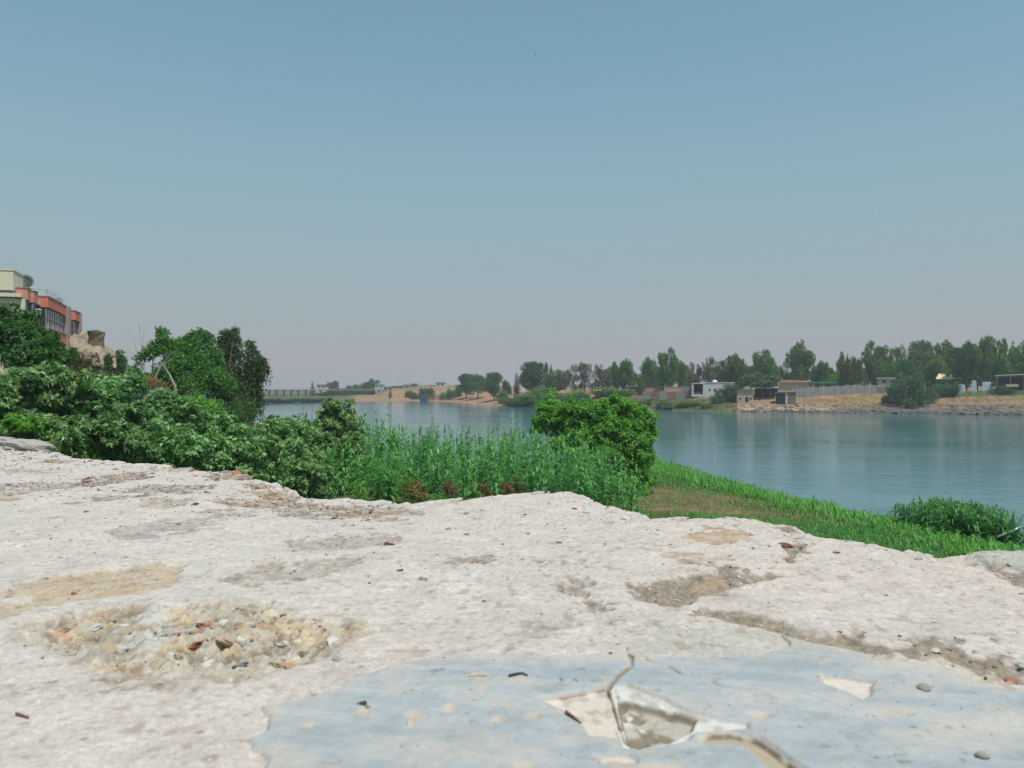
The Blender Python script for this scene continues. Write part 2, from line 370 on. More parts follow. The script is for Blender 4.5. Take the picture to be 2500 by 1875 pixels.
blend(sstep(0.15, 0.5, strata) * sstep(0.3, -0.6, PX) * 0.35, (0.41, 0.40, 0.38)); blend(sstep(0.30, 0.55, wx5) * sstep(0.0, 0.35, fbm(PX / 0.2, PY / 0.2, 74, 3)) * 0.45, (0.36, 0.32, 0.28)); blend(sstep(0.2, 0.5, -wx5) * 0.25, (0.64, 0.625, 0.60))
left = sstep(0.0, -0.5, PX)
blend(left * 0.5, (0.545, 0.535, 0.51))
# thin dirt hollows and bare mortar (ellipses measured on the photo)
for (cx, cy, rx, ry, tl, c, dep) in [
    (270,1168,80,10,-4,(0.19,0.15,0.115),.003),(400,1192,95,10,0,(0.235,0.215,0.18),.003),(575,1160,75,12,0,(0.22,0.17,0.125),.004),
    (440,1145,60,7,-3,(0.24,0.19,0.15),.003),(400,1228,70,8,0,(0.40,0.37,0.31),.003),(655,1206,75,17,8,(0.31,0.22,0.13),.006),
    (640,1226,90,9,0,(0.28,0.22,0.15),.003),(775,1240,105,16,4,(0.27,0.24,0.20),.004),(900,1246,120,15,4,(0.30,0.245,0.195),.004),(70,1186,90,10,-3,(0.30,0.28,0.27),.003),
    (60,1152,60,5,0,(0.33,0.31,0.29),.002),(30,1208,45,10,-4,(0.36,0.28,0.17),.003),(140,1128,45,4,0,(0.25,0.21,0.18),.003),(250,1216,60,5,-6,(0.27,0.24,0.21),.002),
    (420,1285,110,16,-7,(0.36,0.355,0.335),.002),(560,1253,70,8,-5,(0.36,0.34,0.30),.002),
    (700,1392,150,22,-7,(0.37,0.345,0.305),.003),(850,1320,110,14,-6,(0.37,0.35,0.315),.002),(1740,1312,75,16,0,(0.43,0.33,0.225),.001),(1710,1368,60,9,0,(0.42,0.34,0.25),.001),
    (1340,1372,50,7,0,(0.45,0.43,0.37),.003),(1150,1360,45,8,0,(0.33,0.29,0.24),.003),(1405,1440,60,7,25,(0.35,0.31,0.26),.003),(1440,1465,50,7,60,(0.36,0.34,0.31),.003),
    (2095,1553,24,10,0,(0.30,0.27,0.22),.003),(1320,1535,80,9,-6,(0.41,0.39,0.36),.002),(385,1655,80,14,0,(0.42,0.37,0.29),.002),(1630,1545,90,10,6,(0.42,0.415,0.37),.002)]:
    k = sdm(ELL(cx, cy, rx * 1.12, ry * 1.25, tl), 0.042, 0.006, 0.008) * sstep(-0.75, -0.05, wx5 + 0.6 * strata); blend(k * (0.55 + 0.45 * sstep(-0.3, 0.3, wx2)), c); ZW -= dep * k * (1 + 0.9 * wx2 + 0.8 * wx5); blend(k * (1 - k) * 4 * sstep(-.1, .4, wx2) * .55, (0.16, 0.12, 0.09))  # ragged rim: dark crumbs and edge shading painted into the colour
k = sdm(PP([(0,1440),(50,1420),(130,1400),(250,1382),(400,1370),(445,1372),(445,1400),(410,1430),(330,1445),(200,1460),(100,1475),(0,1502),(-80,1510),(-80,1450)]), 0.012, 0.004)
k = k * (1 - sdm(ELL(20, 1456, 75, 7, -3), 0.01, 0.004)); blend(k * (0.72 + 0.28 * sstep(-.4, .3, wx5)), (0.475, 0.395, 0.285)); ZW -= (0.004 + .0012 * wx5) * k; blend(k * sstep(.1, .5, strata) * .5, (0.46, 0.43, 0.37)); blend(k * sstep(.35, .6, wx2) * .5, (0.28, 0.20, 0.13)); blend(k * (1 - k) * 4 * sstep(-.1, .4, wx2) * .5, (0.22, 0.18, 0.13))  # the rim of the ochre patch gets painted shading and crumbs
blend(k * sstep(0.25, 0.5, wx1) * 0.6, (0.40, 0.36, 0.29))
DIRT = (0.235, 0.195, 0.150)
for poly in ([(1540,1425),(1600,1415),(1690,1395),(1760,1385),(1860,1400),(1910,1405),(1880,1416),(1820,1412),(1830,1430),(1790,1440),(1740,1450),(1700,1465),(1640,1475),(1580,1470),(1530,1455)],
             [(1880,1290),(1920,1285),(1945,1300),(1950,1325),(1965,1335),(1945,1360),(1930,1375),(1910,1365),(1905,1345),(1930,1330),(1915,1310)],
             [(1690,1478),(1800,1492),(1900,1512),(1960,1530),(2060,1552),(2160,1568),(2250,1558),(2330,1566),(2390,1592),(2450,1612),(2520,1620),(2520,1672),(2450,1672),(2390,1640),(2330,1615),(2250,1606),(2160,1604),(2060,1585),(1960,1562),(1900,1540),(1800,1512),(1700,1492)],
             [(2370,1362),(2430,1378),(2520,1408),(2520,1440),(2450,1412),(2385,1378)]):
    k = sdm(PP(poly), 0.03, 0.005, 0.008); blend(k * (0.65 + 0.35 * sstep(-0.4, 0.4, wx2)), DIRT); ZW -= k * (0.004 - 0.004 * wx2 - 0.004 * wx5); blend(k * (1 - k) * 4 * sstep(-.1, .4, wx2) * .6, (0.14, 0.10, 0.075))  # dirt fill, with rim shading and dark crumbs painted along its edge
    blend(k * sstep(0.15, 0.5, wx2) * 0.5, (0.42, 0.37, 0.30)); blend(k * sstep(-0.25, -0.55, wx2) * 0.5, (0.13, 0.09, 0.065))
k = sdm(PP([(1660,1428),(1700,1420),(1740,1412),(1770,1405),(1790,1410),(1750,1428),(1690,1438)]), 0.01); blend(k * 0.7, (0.42, 0.33, 0.22))
k = sdm(PP([(2360,1372),(2366,1350),(2400,1335),(2540,1335),(2540,1412),(2450,1384)]), 0.004, 0.002); blend(k * 0.85, (0.41, 0.43, 0.39)); ZW += 0.004 * k
# hollow with the old rubble core showing
core = sdm(PP([(20,1540),(60,1520),(150,1490),(300,1475),(480,1470),(650,1465),(700,1480),(760,1500),(870,1515),(885,1540),(830,1575),(760,1600),(660,1622),(580,1652),(520,1642),(450,1622),(350,1632),(250,1627),(180,1602),(130,1582),(90,1562)]), 0.012, 0.012, 0.003)
lump = fbm(PX / 0.030, PY / 0.030, 81, 4); lump2 = np.abs(fbm(PX / 0.016, PY / 0.016, 82, 3))
rub = fbm(PX / 0.013, PY / 0.013, 87, 4, 0.7); ZW -= core * (0.005 - 0.010 * lump + 0.009 * (0.3 - lump2) - 0.006 * rub)
blend(core * 0.9, (0.46, 0.43, 0.355))
blend(core * sstep(0.05, 0.35, fbm(PX / 0.05, PY / 0.05, 83, 3)) * 0.8, (0.56, 0.46, 0.285))
blend(core * sstep(0.2, 0.45, fbm(PX / 0.03, PY / 0.03, 84, 3)) * 0.9, (0.50, 0.52, 0.49))
blend(core * sstep(0.15, 0.4, fbm(PX / 0.028 + 9, PY / 0.028, 85, 3)) * 0.6, (0.33, 0.315, 0.28))
blend(core * sstep(0.18, 0.05, lump2) * sstep(0.0, -0.3, lump) * 0.8, (0.18, 0.125, 0.075))
blend(core * sstep(-0.05, -0.4, rub) * 0.8, (0.20, 0.155, 0.105)); blend(core * sstep(0.15, 0.5, rub) * 0.6, (0.53, 0.52, 0.47)); blend(core * sstep(0.35, 0.55, fbm(PX / 0.02 + 3, PY / 0.02, 86, 3)) * 0.8, (0.45, 0.25, 0.14))
pale = sdm(PP([(1490,1600),(1530,1565),(1600,1548),(1700,1532),(1850,1530),(1900,1545),(1925,1570),(1905,1592),(1760,1604),(1600,1604)]), 0.008, 0.006); blend(pale * 0.75, (0.47, 0.475, 0.425))
pale2 = sdm(PP([(2120,1612),(2150,1592),(2250,1590),(2330,1610),(2400,1645),(2470,1672),(2520,1680),(2520,1700),(2400,1685),(2330,1655),(2250,1632)]), 0.005, 0.005); blend(pale2 * 0.8, (0.55, 0.51, 0.44))
# openings through the grey coat
Q1 = PP([(1318,1704),(1400,1689),(1482,1671),(1490,1680),(1502,1720),(1517,1768),(1522,1797),(1500,1796),(1440,1790),(1420,1760),(1380,1730),(1345,1716)])
Q2 = PP([(1486,1672),(1530,1672),(1570,1688),(1620,1704),(1680,1733),(1722,1744),(1822,1764),(1826,1774),(1760,1777),(1695,1782),(1680,1800),(1620,1815),(1560,1822),(1520,1818),(1512,1780),(1500,1720)])
def PPh(pts, h): return [((x - CX) / FPX * (h * FPX / (y - HY)), h * FPX / (y - HY)) for x, y in pts]
DEEP = PPh([(1500,1698),(1515,1722),(1560,1733),(1640,1752),(1700,1774),(1690,1800),(1630,1830),(1560,1842),(1530,1830),(1514,1775)], 0.2285)
Q3 = [(1735,1797),(1790,1794),(1835,1806),(1862,1822),(1905,1858),(1940,1880)]
spots = [(1010,1740,20,10),(1003,1765,10,9),(1098,1728,20,11),(890,1730,14,12),(1510,1852,42,14),(1280,1868,30,10),(1620,1870,60,10),(1170,1650,22,5),(1300,1750,24,8),(755,1765,12,5),(1215,1757,12,5),(1860,1745,26,10)]
HOLES = [PP([(2010,1652),(2060,1655),(2130,1667),(2124,1692),(2110,1706),(2085,1692),(2015,1668)]), ELL(1510,1852,42,14)]
BLUE = PP([(636,1900),(640,1875),(655,1848),(615,1812),(604,1796),(648,1772),(657,1742),(638,1716),(700,1706),(770,1692),(830,1671),(860,1646),(950,1621),(1030,1605),(1130,1593),(1250,1598),(1400,1604),(1480,1593),(1530,1600),(1600,1603),(1700,1606),(1760,1602),(1850,1598),(1885,1590),(1932,1580),(1925,1566),(1900,1546),(1892,1540),(1940,1560),(2020,1580),(2110,1596),(2130,1606),(2152,1620),(2250,1622),(2330,1647),(2400,1672),(2450,1682),(2500,1692),(2600,1712),(3100,1900),(3600,2600),(1250,4200),(500,2300)])
CRK = PP([(1532,1584),(1540,1605),(1542,1625),(1522,1640),(1506,1652),(1490,1672)]); CRK2 = PP([(1575,1613),(1630,1625),(1662,1645)]); Q3P = PP(Q3)
SEAM = PP([(1484,1674),(1500,1720),(1516,1770),(1535,1800),(1565,1815)]); SEAM2 = PP([(1312,1706),(1400,1690),(1486,1672)])
class Fl: pass
def fields(X, Y):
    f = Fl(); f.n1 = fbm(X / 0.05, Y / 0.05, 51, 4); f.n2 = fbm(X / 0.012, Y / 0.012, 52, 3); f.n3 = fbm(X / 0.14, Y / 0.14, 53, 4); f.n4 = fbm(X / 0.005, Y / 0.005, 54, 2)
    f.s1 = poly_sd(X, Y, Q1) + 0.0010 * f.n2 + 0.0003 * f.n4; f.s2 = poly_sd(X, Y, Q2) + 0.0010 * f.n2 + 0.0003 * f.n4; f.sdeep = np.minimum(poly_sd(X, Y, DEEP), f.s2 - 0.001) + 0.0008 * f.n2 + 0.0003 * f.n4
    f.d3 = 0.0085 - line_d(X, Y, Q3P) + 0.003 * f.n1 + 0.0006 * f.n2
    f.crk = 0.0008 - line_d(X, Y, CRK) + 0.0012 * f.n2 + 0.001 * f.n1; f.crk2 = 0.0003 - line_d(X, Y, CRK2) + 0.0008 * f.n2
    f.sh = np.full(X.shape, -1.0)
    for h in HOLES: f.sh = np.maximum(f.sh, poly_sd(X, Y, h))
    f.sh = f.sh + 0.0018 * f.n2 + 0.0004 * f.n4
    f.sb = poly_sd(X, Y, BLUE) + 0.0014 * f.n2 + 0.0022 * f.n1 + 0.0010 * f.n4
    f.coat = np.minimum.reduce([f.sb, -np.maximum.reduce([f.s1, f.s2, f.d3, f.sh, f.crk, f.crk2])])
    f.base = macro(X, Y) + 0.0010 * f.n1 + 0.0004 * f.n2 + 0.0012 * f.n3
    f.seam = 0.0013 - line_d(X, Y, SEAM) + 0.0007 * f.n2; f.seam2 = 0.0007 - line_d(X, Y, SEAM2) + 0.0008 * f.n2
    return f
def cut(f, z):
    """Lowers the wall inside the openings of the coat."""
    z = z + (f.base - 0.0006 - z) * sstep(-0.004, 0.004, f.sb)
    for s_, dep in ((f.s1, 0.0022), (f.d3, 0.0028), (f.sh, 0.0006)): z = z - dep * sstep(0.0003, 0.004, s_)
    z = z - 0.0015 * sstep(.0003, .004, f.s2) - 0.0068 * sstep(-0.0012, 0.0040, f.sdeep) + 0.0030 * f.n2 * sstep(0, .005, f.sdeep) - 0.0022 * sstep(-0.0005, 0.0012, np.maximum(f.crk, f.crk2))
    return z - 0.0025 * sstep(-0.001, 0.0012, f.seam) - 0.0012 * sstep(-0.001, 0.0010, f.seam2)
FW = fields(PX, PY); ZW = cut(FW, ZW) - 0.005 * sstep(0.004, 0.012, FW.sb); s1, s2, sdeep, d3, crk, crk2, sh, coat, seam, seam2 = FW.s1, FW.s2, FW.sdeep, FW.d3, FW.crk, FW.crk2, FW.sh, FW.coat, FW.seam, FW.seam2
base_flat = FW.base
k1 = sstep(-0.002, 0.002, s1); blend(k1, (0.58, 0.535, 0.48)); blend(k1 * sstep(0.3, 0.55, fbm(PX / 0.012, PY / 0.012, 91, 2)), (0.36, 0.30, 0.24))
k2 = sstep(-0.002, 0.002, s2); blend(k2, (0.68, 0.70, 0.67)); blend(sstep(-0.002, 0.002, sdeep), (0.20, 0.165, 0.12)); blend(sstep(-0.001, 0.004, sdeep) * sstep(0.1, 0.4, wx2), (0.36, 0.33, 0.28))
blend(sstep(-0.001, 0.004, d3), (0.40, 0.345, 0.26)); blend(sstep(-0.001, 0.004, d3) * sstep(0.0, 0.4, wx1), (0.60, 0.56, 0.48))
blend(sstep(-0.001, 0.001, np.maximum(crk, crk2)), (0.16, 0.105, 0.065)); blend(sstep(-0.002, 0.002, sh), (0.55, 0.51, 0.43))
blend(sstep(-0.0005, 0.0015, seam), (0.13, 0.075, 0.045)); blend(sstep(-0.0005, 0.0015, seam2), (0.20, 0.12, 0.08))
blend(sstep(0.80, 0.95, pit2) * 0.45, (0.27, 0.22, 0.18)); blend(sstep(0.82, 0.95, pit) * 0.35, (0.33, 0.25, 0.20))
colr = colr * np.array([0.865, 0.838, 0.822])

def grid_faces(nr, nc):
    q = (np.arange(nr - 1)[:, None] * nc + np.arange(nc - 1)[None, :]).ravel()
    return np.stack([q, q + nc, q + nc + 1, q + 1], 1)
top = np.stack([PX, PY, WZ + ZW], -1)
# outer and inner face rows
rows = []
for dz in np.concatenate([np.linspace(0.004, 0.05, 6), np.linspace(0.08, 0.6, 8), np.linspace(0.9, 4.8, 9)]):
    f = fbm(US / 0.22, np.full(len(US), dz / 0.22), 95, 4) * min(0.03, dz * 0.5)
    out = -(f + 0.012 * (1 - math.exp(-dz / 0.05)))
    r = top[0].copy(); r[:, 0] += N2[0] * out; r[:, 1] += N2[1] * out; r[:, 2] = WZ - dz + ZW[0]; rows.append(r)
irow = []
for dz in (0.03, 0.2, 1.0):
    r = top[-1].copy(); r[:, 2] = WZ - dz; irow.append(r)
ALL = np.concatenate([np.array(rows)[::-1], top, np.array(irow)], 0)
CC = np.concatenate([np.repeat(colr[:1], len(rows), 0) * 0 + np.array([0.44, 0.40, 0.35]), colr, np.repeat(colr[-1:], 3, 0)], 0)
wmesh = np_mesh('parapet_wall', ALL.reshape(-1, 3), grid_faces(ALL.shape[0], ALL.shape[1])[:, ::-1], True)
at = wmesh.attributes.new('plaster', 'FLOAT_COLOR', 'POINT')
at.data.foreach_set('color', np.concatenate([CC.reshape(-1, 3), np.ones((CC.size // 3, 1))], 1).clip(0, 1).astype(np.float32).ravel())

def crust_mat(name, attr, grain=1.0, speck=1.0):
    m, nt, b = new_mat(name)
    a = N(nt, 'ShaderNodeAttribute', attribute_name=attr); g = N(nt, 'ShaderNodeNewGeometry')
    f1 = N(nt, 'ShaderNodeTexNoise', Scale=160.0, Detail=6.0, Roughness=0.7); f2 = N(nt, 'ShaderNodeTexNoise', Scale=520.0, Detail=3.0, Roughness=0.6)
    v1 = N(nt, 'ShaderNodeTexVoronoi', Scale=85.0); v2 = N(nt, 'ShaderNodeTexVoronoi', Scale=210.0); w3 = N(nt, 'ShaderNodeTexNoise', Scale=24.0, Detail=5.0)
    for n in (f1, f2, v1, v2, w3): nt.links.new(g.outputs['Position'], n.inputs['Vector'])
    c = mixc(nt, 1.0, a.outputs['Color'], ramp(nt, f1.outputs[0], [(0.28, 1 - 0.28 * grain), (0.72, 1 + 0.20 * grain)]), 'MULTIPLY')
    c = mixc(nt, 1.0, c, ramp(nt, f2.outputs[0], [(0.3, 1 - 0.14 * grain), (0.7, 1 + 0.1 * grain)]), 'MULTIPLY')
    c = mixc(nt, 1.0, c, ramp(nt, w3.outputs[0], [(0.3, 1 - 0.10 * grain), (0.7, 1 + 0.08 * grain)]), 'MULTIPLY')
    sp = N(nt, 'ShaderNodeMath', operation='MULTIPLY'); sp.inputs[1].default_value = 0.7 * speck
    pk = N(nt, 'ShaderNodeMath', operation='GREATER_THAN'); pk.inputs[1].default_value = 0.72; s3 = N(nt, 'ShaderNodeSeparateColor'); nt.links.new(v1.outputs['Color'], s3.inputs[0]); nt.links.new(s3.outputs[0], pk.inputs[0])
    m2 = N(nt, 'ShaderNodeMath', operation='MULTIPLY'); nt.links.new(ramp(nt, v1.outputs['Distance'], [(0.16, 1.0), (0.34, 0.0)]), m2.inputs[0]); nt.links.new(pk.outputs[0], m2.inputs[1]); nt.links.new(m2.outputs[0], sp.inputs[0])
    c = mixc(nt, sp.outputs[0], c, mixc(nt, s3.outputs[1], (0.20, 0.14, 0.11), (0.36, 0.32, 0.30)))
    sp2 = N(nt, 'ShaderNodeMath', operation='MULTIPLY'); sp2.inputs[1].default_value = 0.55 * speck
    pk2 = N(nt, 'ShaderNodeMath', operation='GREATER_THAN'); pk2.inputs[1].default_value = 0.68; s4 = N(nt, 'ShaderNodeSeparateColor'); nt.links.new(v2.outputs['Color'], s4.inputs[0]); nt.links.new(s4.outputs[0], pk2.inputs[0])
    m3 = N(nt, 'ShaderNodeMath', operation='MULTIPLY'); nt.links.new(ramp(nt, v2.outputs['Distance'], [(0.18, 1.0), (0.36, 0.0)]), m3.inputs[0]); nt.links.new(pk2.outputs[0], m3.inputs[1]); nt.links.new(m3.outputs[0], sp2.inputs[0])
    c = mixc(nt, sp2.outputs[0], c, mixc(nt, s4.outputs[1], (0.22, 0.15, 0.12), (0.66, 0.62, 0.58)))
    nt.links.new(c, b.inputs['Base Color']); b.inputs['Roughness'].default_value = 0.9; b.inputs['Specular IOR Level'].default_value = 0.2
    h = N(nt, 'ShaderNodeMath', operation='MULTIPLY_ADD'); nt.links.new(f1.outputs[0], h.inputs[0]); h.inputs[1].default_value = 1.0; nt.links.new(f2.outputs[0], h.inputs[2])
    bp = N(nt, 'ShaderNodeBump', Strength=0.55 * grain, Distance=0.0022); nt.links.new(h.outputs[0], bp.inputs['Height']); nt.links.new(bp.outputs[0], b.inputs['Normal'])
    return m
CRUST = crust_mat('old_plaster', 'plaster', 1.0, 1.0)
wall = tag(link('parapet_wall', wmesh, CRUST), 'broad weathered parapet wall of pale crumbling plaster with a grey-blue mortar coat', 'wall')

# the grey-blue coat: a thin layer of its own lying on the wall
CUS = grade(-2.0, -0.25, -0.97, -0.42, lambda u: 0.00108); CVS = grade(0.44, 1.74, 0.44, 1.06, lambda v: 0.00105 if v < 0.74 else 0.0016)
CU, CV = np.meshgrid(CUS, CVS); QX = O2[0] + CU * E2[0] + CV * N2[0]; QY = O2[1] + CU * E2[1] + CV * N2[1]
FC = fields(QX, QY); ccoat = FC.coat
under_z = cut(FC, FC.base)
thick = 0.0019 * sstep(-0.0006, 0.0030, ccoat) + 0.0014 * fbm(QX / 0.09, QY / 0.09, 97, 3) * sstep(0, 0.02, ccoat) + 0.0003 * FC.n2 * sstep(0, 0.004, ccoat)
for sp in spots: thick = thick - 0.0012 * sstep(-0.002, 0.004, poly_sd(QX, QY, ELL(*sp)) + 0.002 * FC.n2)
inb = FC.sb > 0.0035
CT = np.stack([QX, QY, WZ + np.where(ccoat > 0, np.maximum(FC.base, under_z) + thick + 0.0001, np.where(inb, under_z, under_z - 0.0012))], -1)
fq = grid_faces(CT.shape[0], CT.shape[1]); kf = ((ccoat > 0) | inb).ravel()[fq].any(1); fq = fq[kf][:, ::-1]
idx = np.unique(fq); remap = np.zeros(CT.shape[0] * CT.shape[1], np.int64); remap[idx] = np.arange(len(idx))
cv = CT.reshape(-1, 3)[idx]
cmesh = np_mesh('mortar_coat', cv, remap[fq], True)
bc = np.zeros(QX.shape + (3,)); bc[:] = (0.330, 0.400, 0.450)
def bl2(mask, c):
    global bc
    bc = bc + (np.array(c) - bc) * mask[..., None]
def sdc(poly, soft, w): return sstep(-soft, soft, poly_sd(QX, QY, poly) + FC.n1 * w * 0.3 + FC.n2 * 0.003)
strk = fbm(QX / 0.10 + QY / 0.03, QY / 0.035, 101, 4)
bl2(sstep(-0.1, 0.5, strk) * 0.6, (0.395, 0.455, 0.495)); bl2(sstep(0.0, -0.6, strk) * 0.6, (0.265, 0.345, 0.405))
bl2(sstep(0.15, 0.55, fbm(QX / 0.06, QY / 0.06, 102, 4)) * 0.5, (0.45, 0.49, 0.50)); bl2(sstep(0.1, 0.6, fbm(QX / 0.02, QY / 0.014, 103, 4)) * 0.25, (0.24, 0.31, 0.37))
for e, kk in (((2420,1770,150,26,-4), 0.65), ((2180,1735,60,14,0), 0.5), ((1330,1665,70,8,0), 0.4), ((2380,1820,160,10,4), 0.4), ((1880,1700,80,14,0), 0.35), ((1060,1770,60,14,0), 0.3), ((2500,1800,100,14,0), 0.4), ((800,1760,120,6,-6), 0.3)):
    bl2(sdc(ELL(*e), 0.014, 0.03) * kk, (0.53, 0.51, 0.455))
for sp in spots: bl2(sdc(ELL(*sp), 0.003, 0.012) * 0.85, (0.50, 0.46, 0.38))
bl2(sstep(0.70, 0.82, vnoise(QX / 0.006, QY / 0.004, 104)) * sstep(0.25, 0.5, fbm(QX / 0.05, QY / 0.05, 105, 3)) * sstep(-.1, .3, FC.n2) * 0.6, (0.16, 0.15, 0.14))
for (x0, y0, x1, y1) in ((1145,1652,1190,1650),(872,1712,900,1722),(1560,1608,1580,1612),(1640,1600,1670,1606),(1368,1655,1372,1662),(1400,1658,1408,1664),(1600,1688,1612,1690)):
    bl2(sstep(-0.001, 0.0015, 0.0012 - line_d(QX, QY, PP([(x0, y0), ((x0 + x1) / 2, (y0 + y1) / 2 - 4), (x1, y1)])) + 0.0012 * FC.n2) * 0.9, (0.07, 0.06, 0.05))
bl2(sstep(0.0, 0.5, fbm(QX / 0.045 + QY / 0.02, QY / 0.02, 106, 5, 0.6)) * 0.45, (0.46, 0.49, 0.50)); bl2(sstep(0.2, 0.55, fbm(QX / 0.03, QY / 0.03, 107, 5, 0.65)) * 0.4, (0.25, 0.30, 0.34))
bl2(sstep(0.35, 0.6, fbm(QX / 0.022, QY / 0.022, 108, 4)) * 0.5, (0.47, 0.44, 0.38)); bl2(sstep(0.012, 0.0, ccoat) * sstep(-.2, .4, FC.n2) * 0.5, (0.46, 0.45, 0.42))
bl2(sstep(0.030, 0.0, FC.sb) * sstep(-.35, .25, FC.n1 + .5 * FC.n2) * 0.55, (0.50, 0.475, 0.43)); bl2(sstep(0.1, 0.5, fbm(QX / 0.09, QY / 0.05, 111, 5, .65)) * 0.5, (0.46, 0.465, 0.455)); hair = np.abs(fbm(QX / 0.16, QY / 0.16, 109, 4)); bl2(sstep(0.010, 0.003, hair) * sstep(0.0, 0.3, fbm(QX / 0.12, QY / 0.12, 110, 2)) * 0.28, (0.15, 0.14, 0.13))
bc = bc * np.array([0.88, 0.815, 0.765])
fl = sstep(0.0008, -0.0008, ccoat)
bl2(fl, (0.50, 0.455, 0.40)); bl2(fl * sstep(0.1, 0.5, FC.n2) * .6, (0.30, 0.25, 0.20))
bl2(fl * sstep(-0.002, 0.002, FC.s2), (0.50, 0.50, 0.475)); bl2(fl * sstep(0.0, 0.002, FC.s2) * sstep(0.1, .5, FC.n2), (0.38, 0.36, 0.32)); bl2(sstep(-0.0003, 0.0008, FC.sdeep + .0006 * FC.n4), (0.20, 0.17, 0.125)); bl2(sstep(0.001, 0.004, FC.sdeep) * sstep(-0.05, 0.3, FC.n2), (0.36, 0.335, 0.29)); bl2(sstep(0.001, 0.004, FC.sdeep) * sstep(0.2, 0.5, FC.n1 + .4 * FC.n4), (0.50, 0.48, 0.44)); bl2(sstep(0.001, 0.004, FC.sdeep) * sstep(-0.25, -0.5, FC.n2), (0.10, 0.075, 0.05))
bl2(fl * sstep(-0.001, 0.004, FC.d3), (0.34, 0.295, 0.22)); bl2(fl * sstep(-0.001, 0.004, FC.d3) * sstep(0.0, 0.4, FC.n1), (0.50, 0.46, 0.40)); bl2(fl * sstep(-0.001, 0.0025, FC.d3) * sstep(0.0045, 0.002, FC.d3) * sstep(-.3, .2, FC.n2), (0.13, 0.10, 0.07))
bl2(sstep(-0.001, 0.001, np.maximum(FC.crk, FC.crk2)), (0.16, 0.105, 0.065)); bl2(sstep(-0.0005, 0.0015, FC.seam), (0.11, 0.065, 0.040)); bl2(sstep(-0.0005, 0.0012, FC.seam2), (0.17, 0.10, 0.065))
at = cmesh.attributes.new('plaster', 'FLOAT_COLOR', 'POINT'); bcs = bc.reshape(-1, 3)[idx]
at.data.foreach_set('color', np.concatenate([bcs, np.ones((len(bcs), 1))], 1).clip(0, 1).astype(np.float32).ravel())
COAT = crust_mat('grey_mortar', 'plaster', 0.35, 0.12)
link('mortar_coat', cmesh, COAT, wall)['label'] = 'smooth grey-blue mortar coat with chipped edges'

_wx, _wy, _wzv = PX.ravel(), PY.ravel(), (WZ + ZW).ravel(); _cx, _cy, _cz, _cc = QX.ravel(), QY.ravel(), CT[..., 2].ravel(), ccoat.ravel()
def wz(x, y):
    """Height of the wall top (or of its coat) under plan point (x, y)."""
    i = np.argmin((_cx - x) ** 2 + (_cy - y) ** 2)
    if _cc[i] > 0 and (_cx[i] - x) ** 2 + (_cy[i] - y) ** 2 < 1e-4: return float(_cz[i])
    return float(_wzv[np.argmin((_wx - x) ** 2 + (_wy - y) ** 2)])

def rock_mesh(name, seed, n=8, flat=0.6, rough=0.25):
    r = np.random.default_rng(seed); V = []; F = []
    nr = n // 2 + 1
    for i in range(1, nr):
        for k in range(n):
            th = math.pi * i / nr; ph = 2 * math.pi * (k + 0.5 * (i % 2)) / n
            V.append(np.array([math.sin(th) * math.cos(ph), math.sin(th) * math.sin(ph), math.cos(th) * flat]) * (1 + r.uniform(-rough, rough)))
    t = len(V); V.append((0, 0, flat)); V.append((0, 0, -flat))
    for i in range(nr - 2):
        for k in range(n):
            a = i * n + k; b = i * n + (k + 1) % n; F += [(a, a + n, b + n), (a, b + n, b)]
    for k in range(n): F += [(t, k, (k + 1) % n), (t + 1, (nr - 2) * n + (k + 1) % n, (nr - 2) * n + k)]
    return np_mesh(name, np.array(V), np.array(F), False)
ROCKS = [rock_mesh('stone', s, 8, 0.55, 0.28) for s in range(4)]
SM = [rock_mesh('stone', s, 14, 0.62, 0.06) for s in (20, 21)]
BRICK = plain('brick_red', (0.34, 0.130, 0.075), 0.9, 0.35, 120, 0.3); GREYST = plain('grey_stone', (0.20, 0.20, 0.205), 0.9, 0.25, 90, 0.3)
TANST = plain('tan_stone', (0.36, 0.30, 0.22), 0.85, 0.25, 60, 0.3); MAROON = plain('maroon_chip', (0.17, 0.070, 0.055), 0.85, 0.3, 120, 0.2)
PEBB = plain('pebble_brown', (0.27, 0.24, 0.20), 0.75, 0.2, 80, 0.2); WHITEST = plain('white_lime', (0.46, 0.45, 0.42), 0.9, 0.2, 60, 0.2); SOOT = plain('dark_crumb', (0.05, 0.04, 0.035), 0.9, 0.3, 90, 0.2)
OCHRE = plain('ochre_stone', (0.37, 0.29, 0.19), 0.9, 0.25, 70, 0.3); BLOCKM = plain('grey_block', (0.40, 0.385, 0.36), 0.92, 0.3, 30, 0.5)
mesh_cache = {}
def stone(px, py, wpx, hpx, mat, name, parent=None, label=None, cat=None, group=None, kind=0, sink=0.35, rot=None, smooth=False):
    X, Y = plan(px, py + hpx * 0.25); z = wz(X, Y); D = Y
    sw = wpx / FPX * D / 2; slope = 0.22 / D
    sh_ = sw * PyR.uniform(.55, .85) if parent is not None else min(sw * 0.9, max(sw * 0.35, hpx / FPX * D / 2 * 1.1)); tl = .6 if parent is not None else .2
    base = (SM if smooth else ROCKS)[kind % (2 if smooth else 4)]
    key = (base.name, mat.name)
    if key not in mesh_cache:
        me = base.copy(); me.name = name; me.materials.append(mat); mesh_cache[key] = me
    o = bpy.data.objects.new(name, mesh_cache[key]); COL.objects.link(o)
    o.location = (X, Y, z + sh_ * 0.55 * (1 - 2 * sink)); o.scale = (sw, sw * PyR.uniform(0.7, 1.0), sh_); o.rotation_euler = (PyR.uniform(-tl, tl), PyR.uniform(-tl, tl), PyR.uniform(0, 6) if rot is None else rot)
    if parent is not None: o.parent = parent
    return tag(o, label, cat, group)

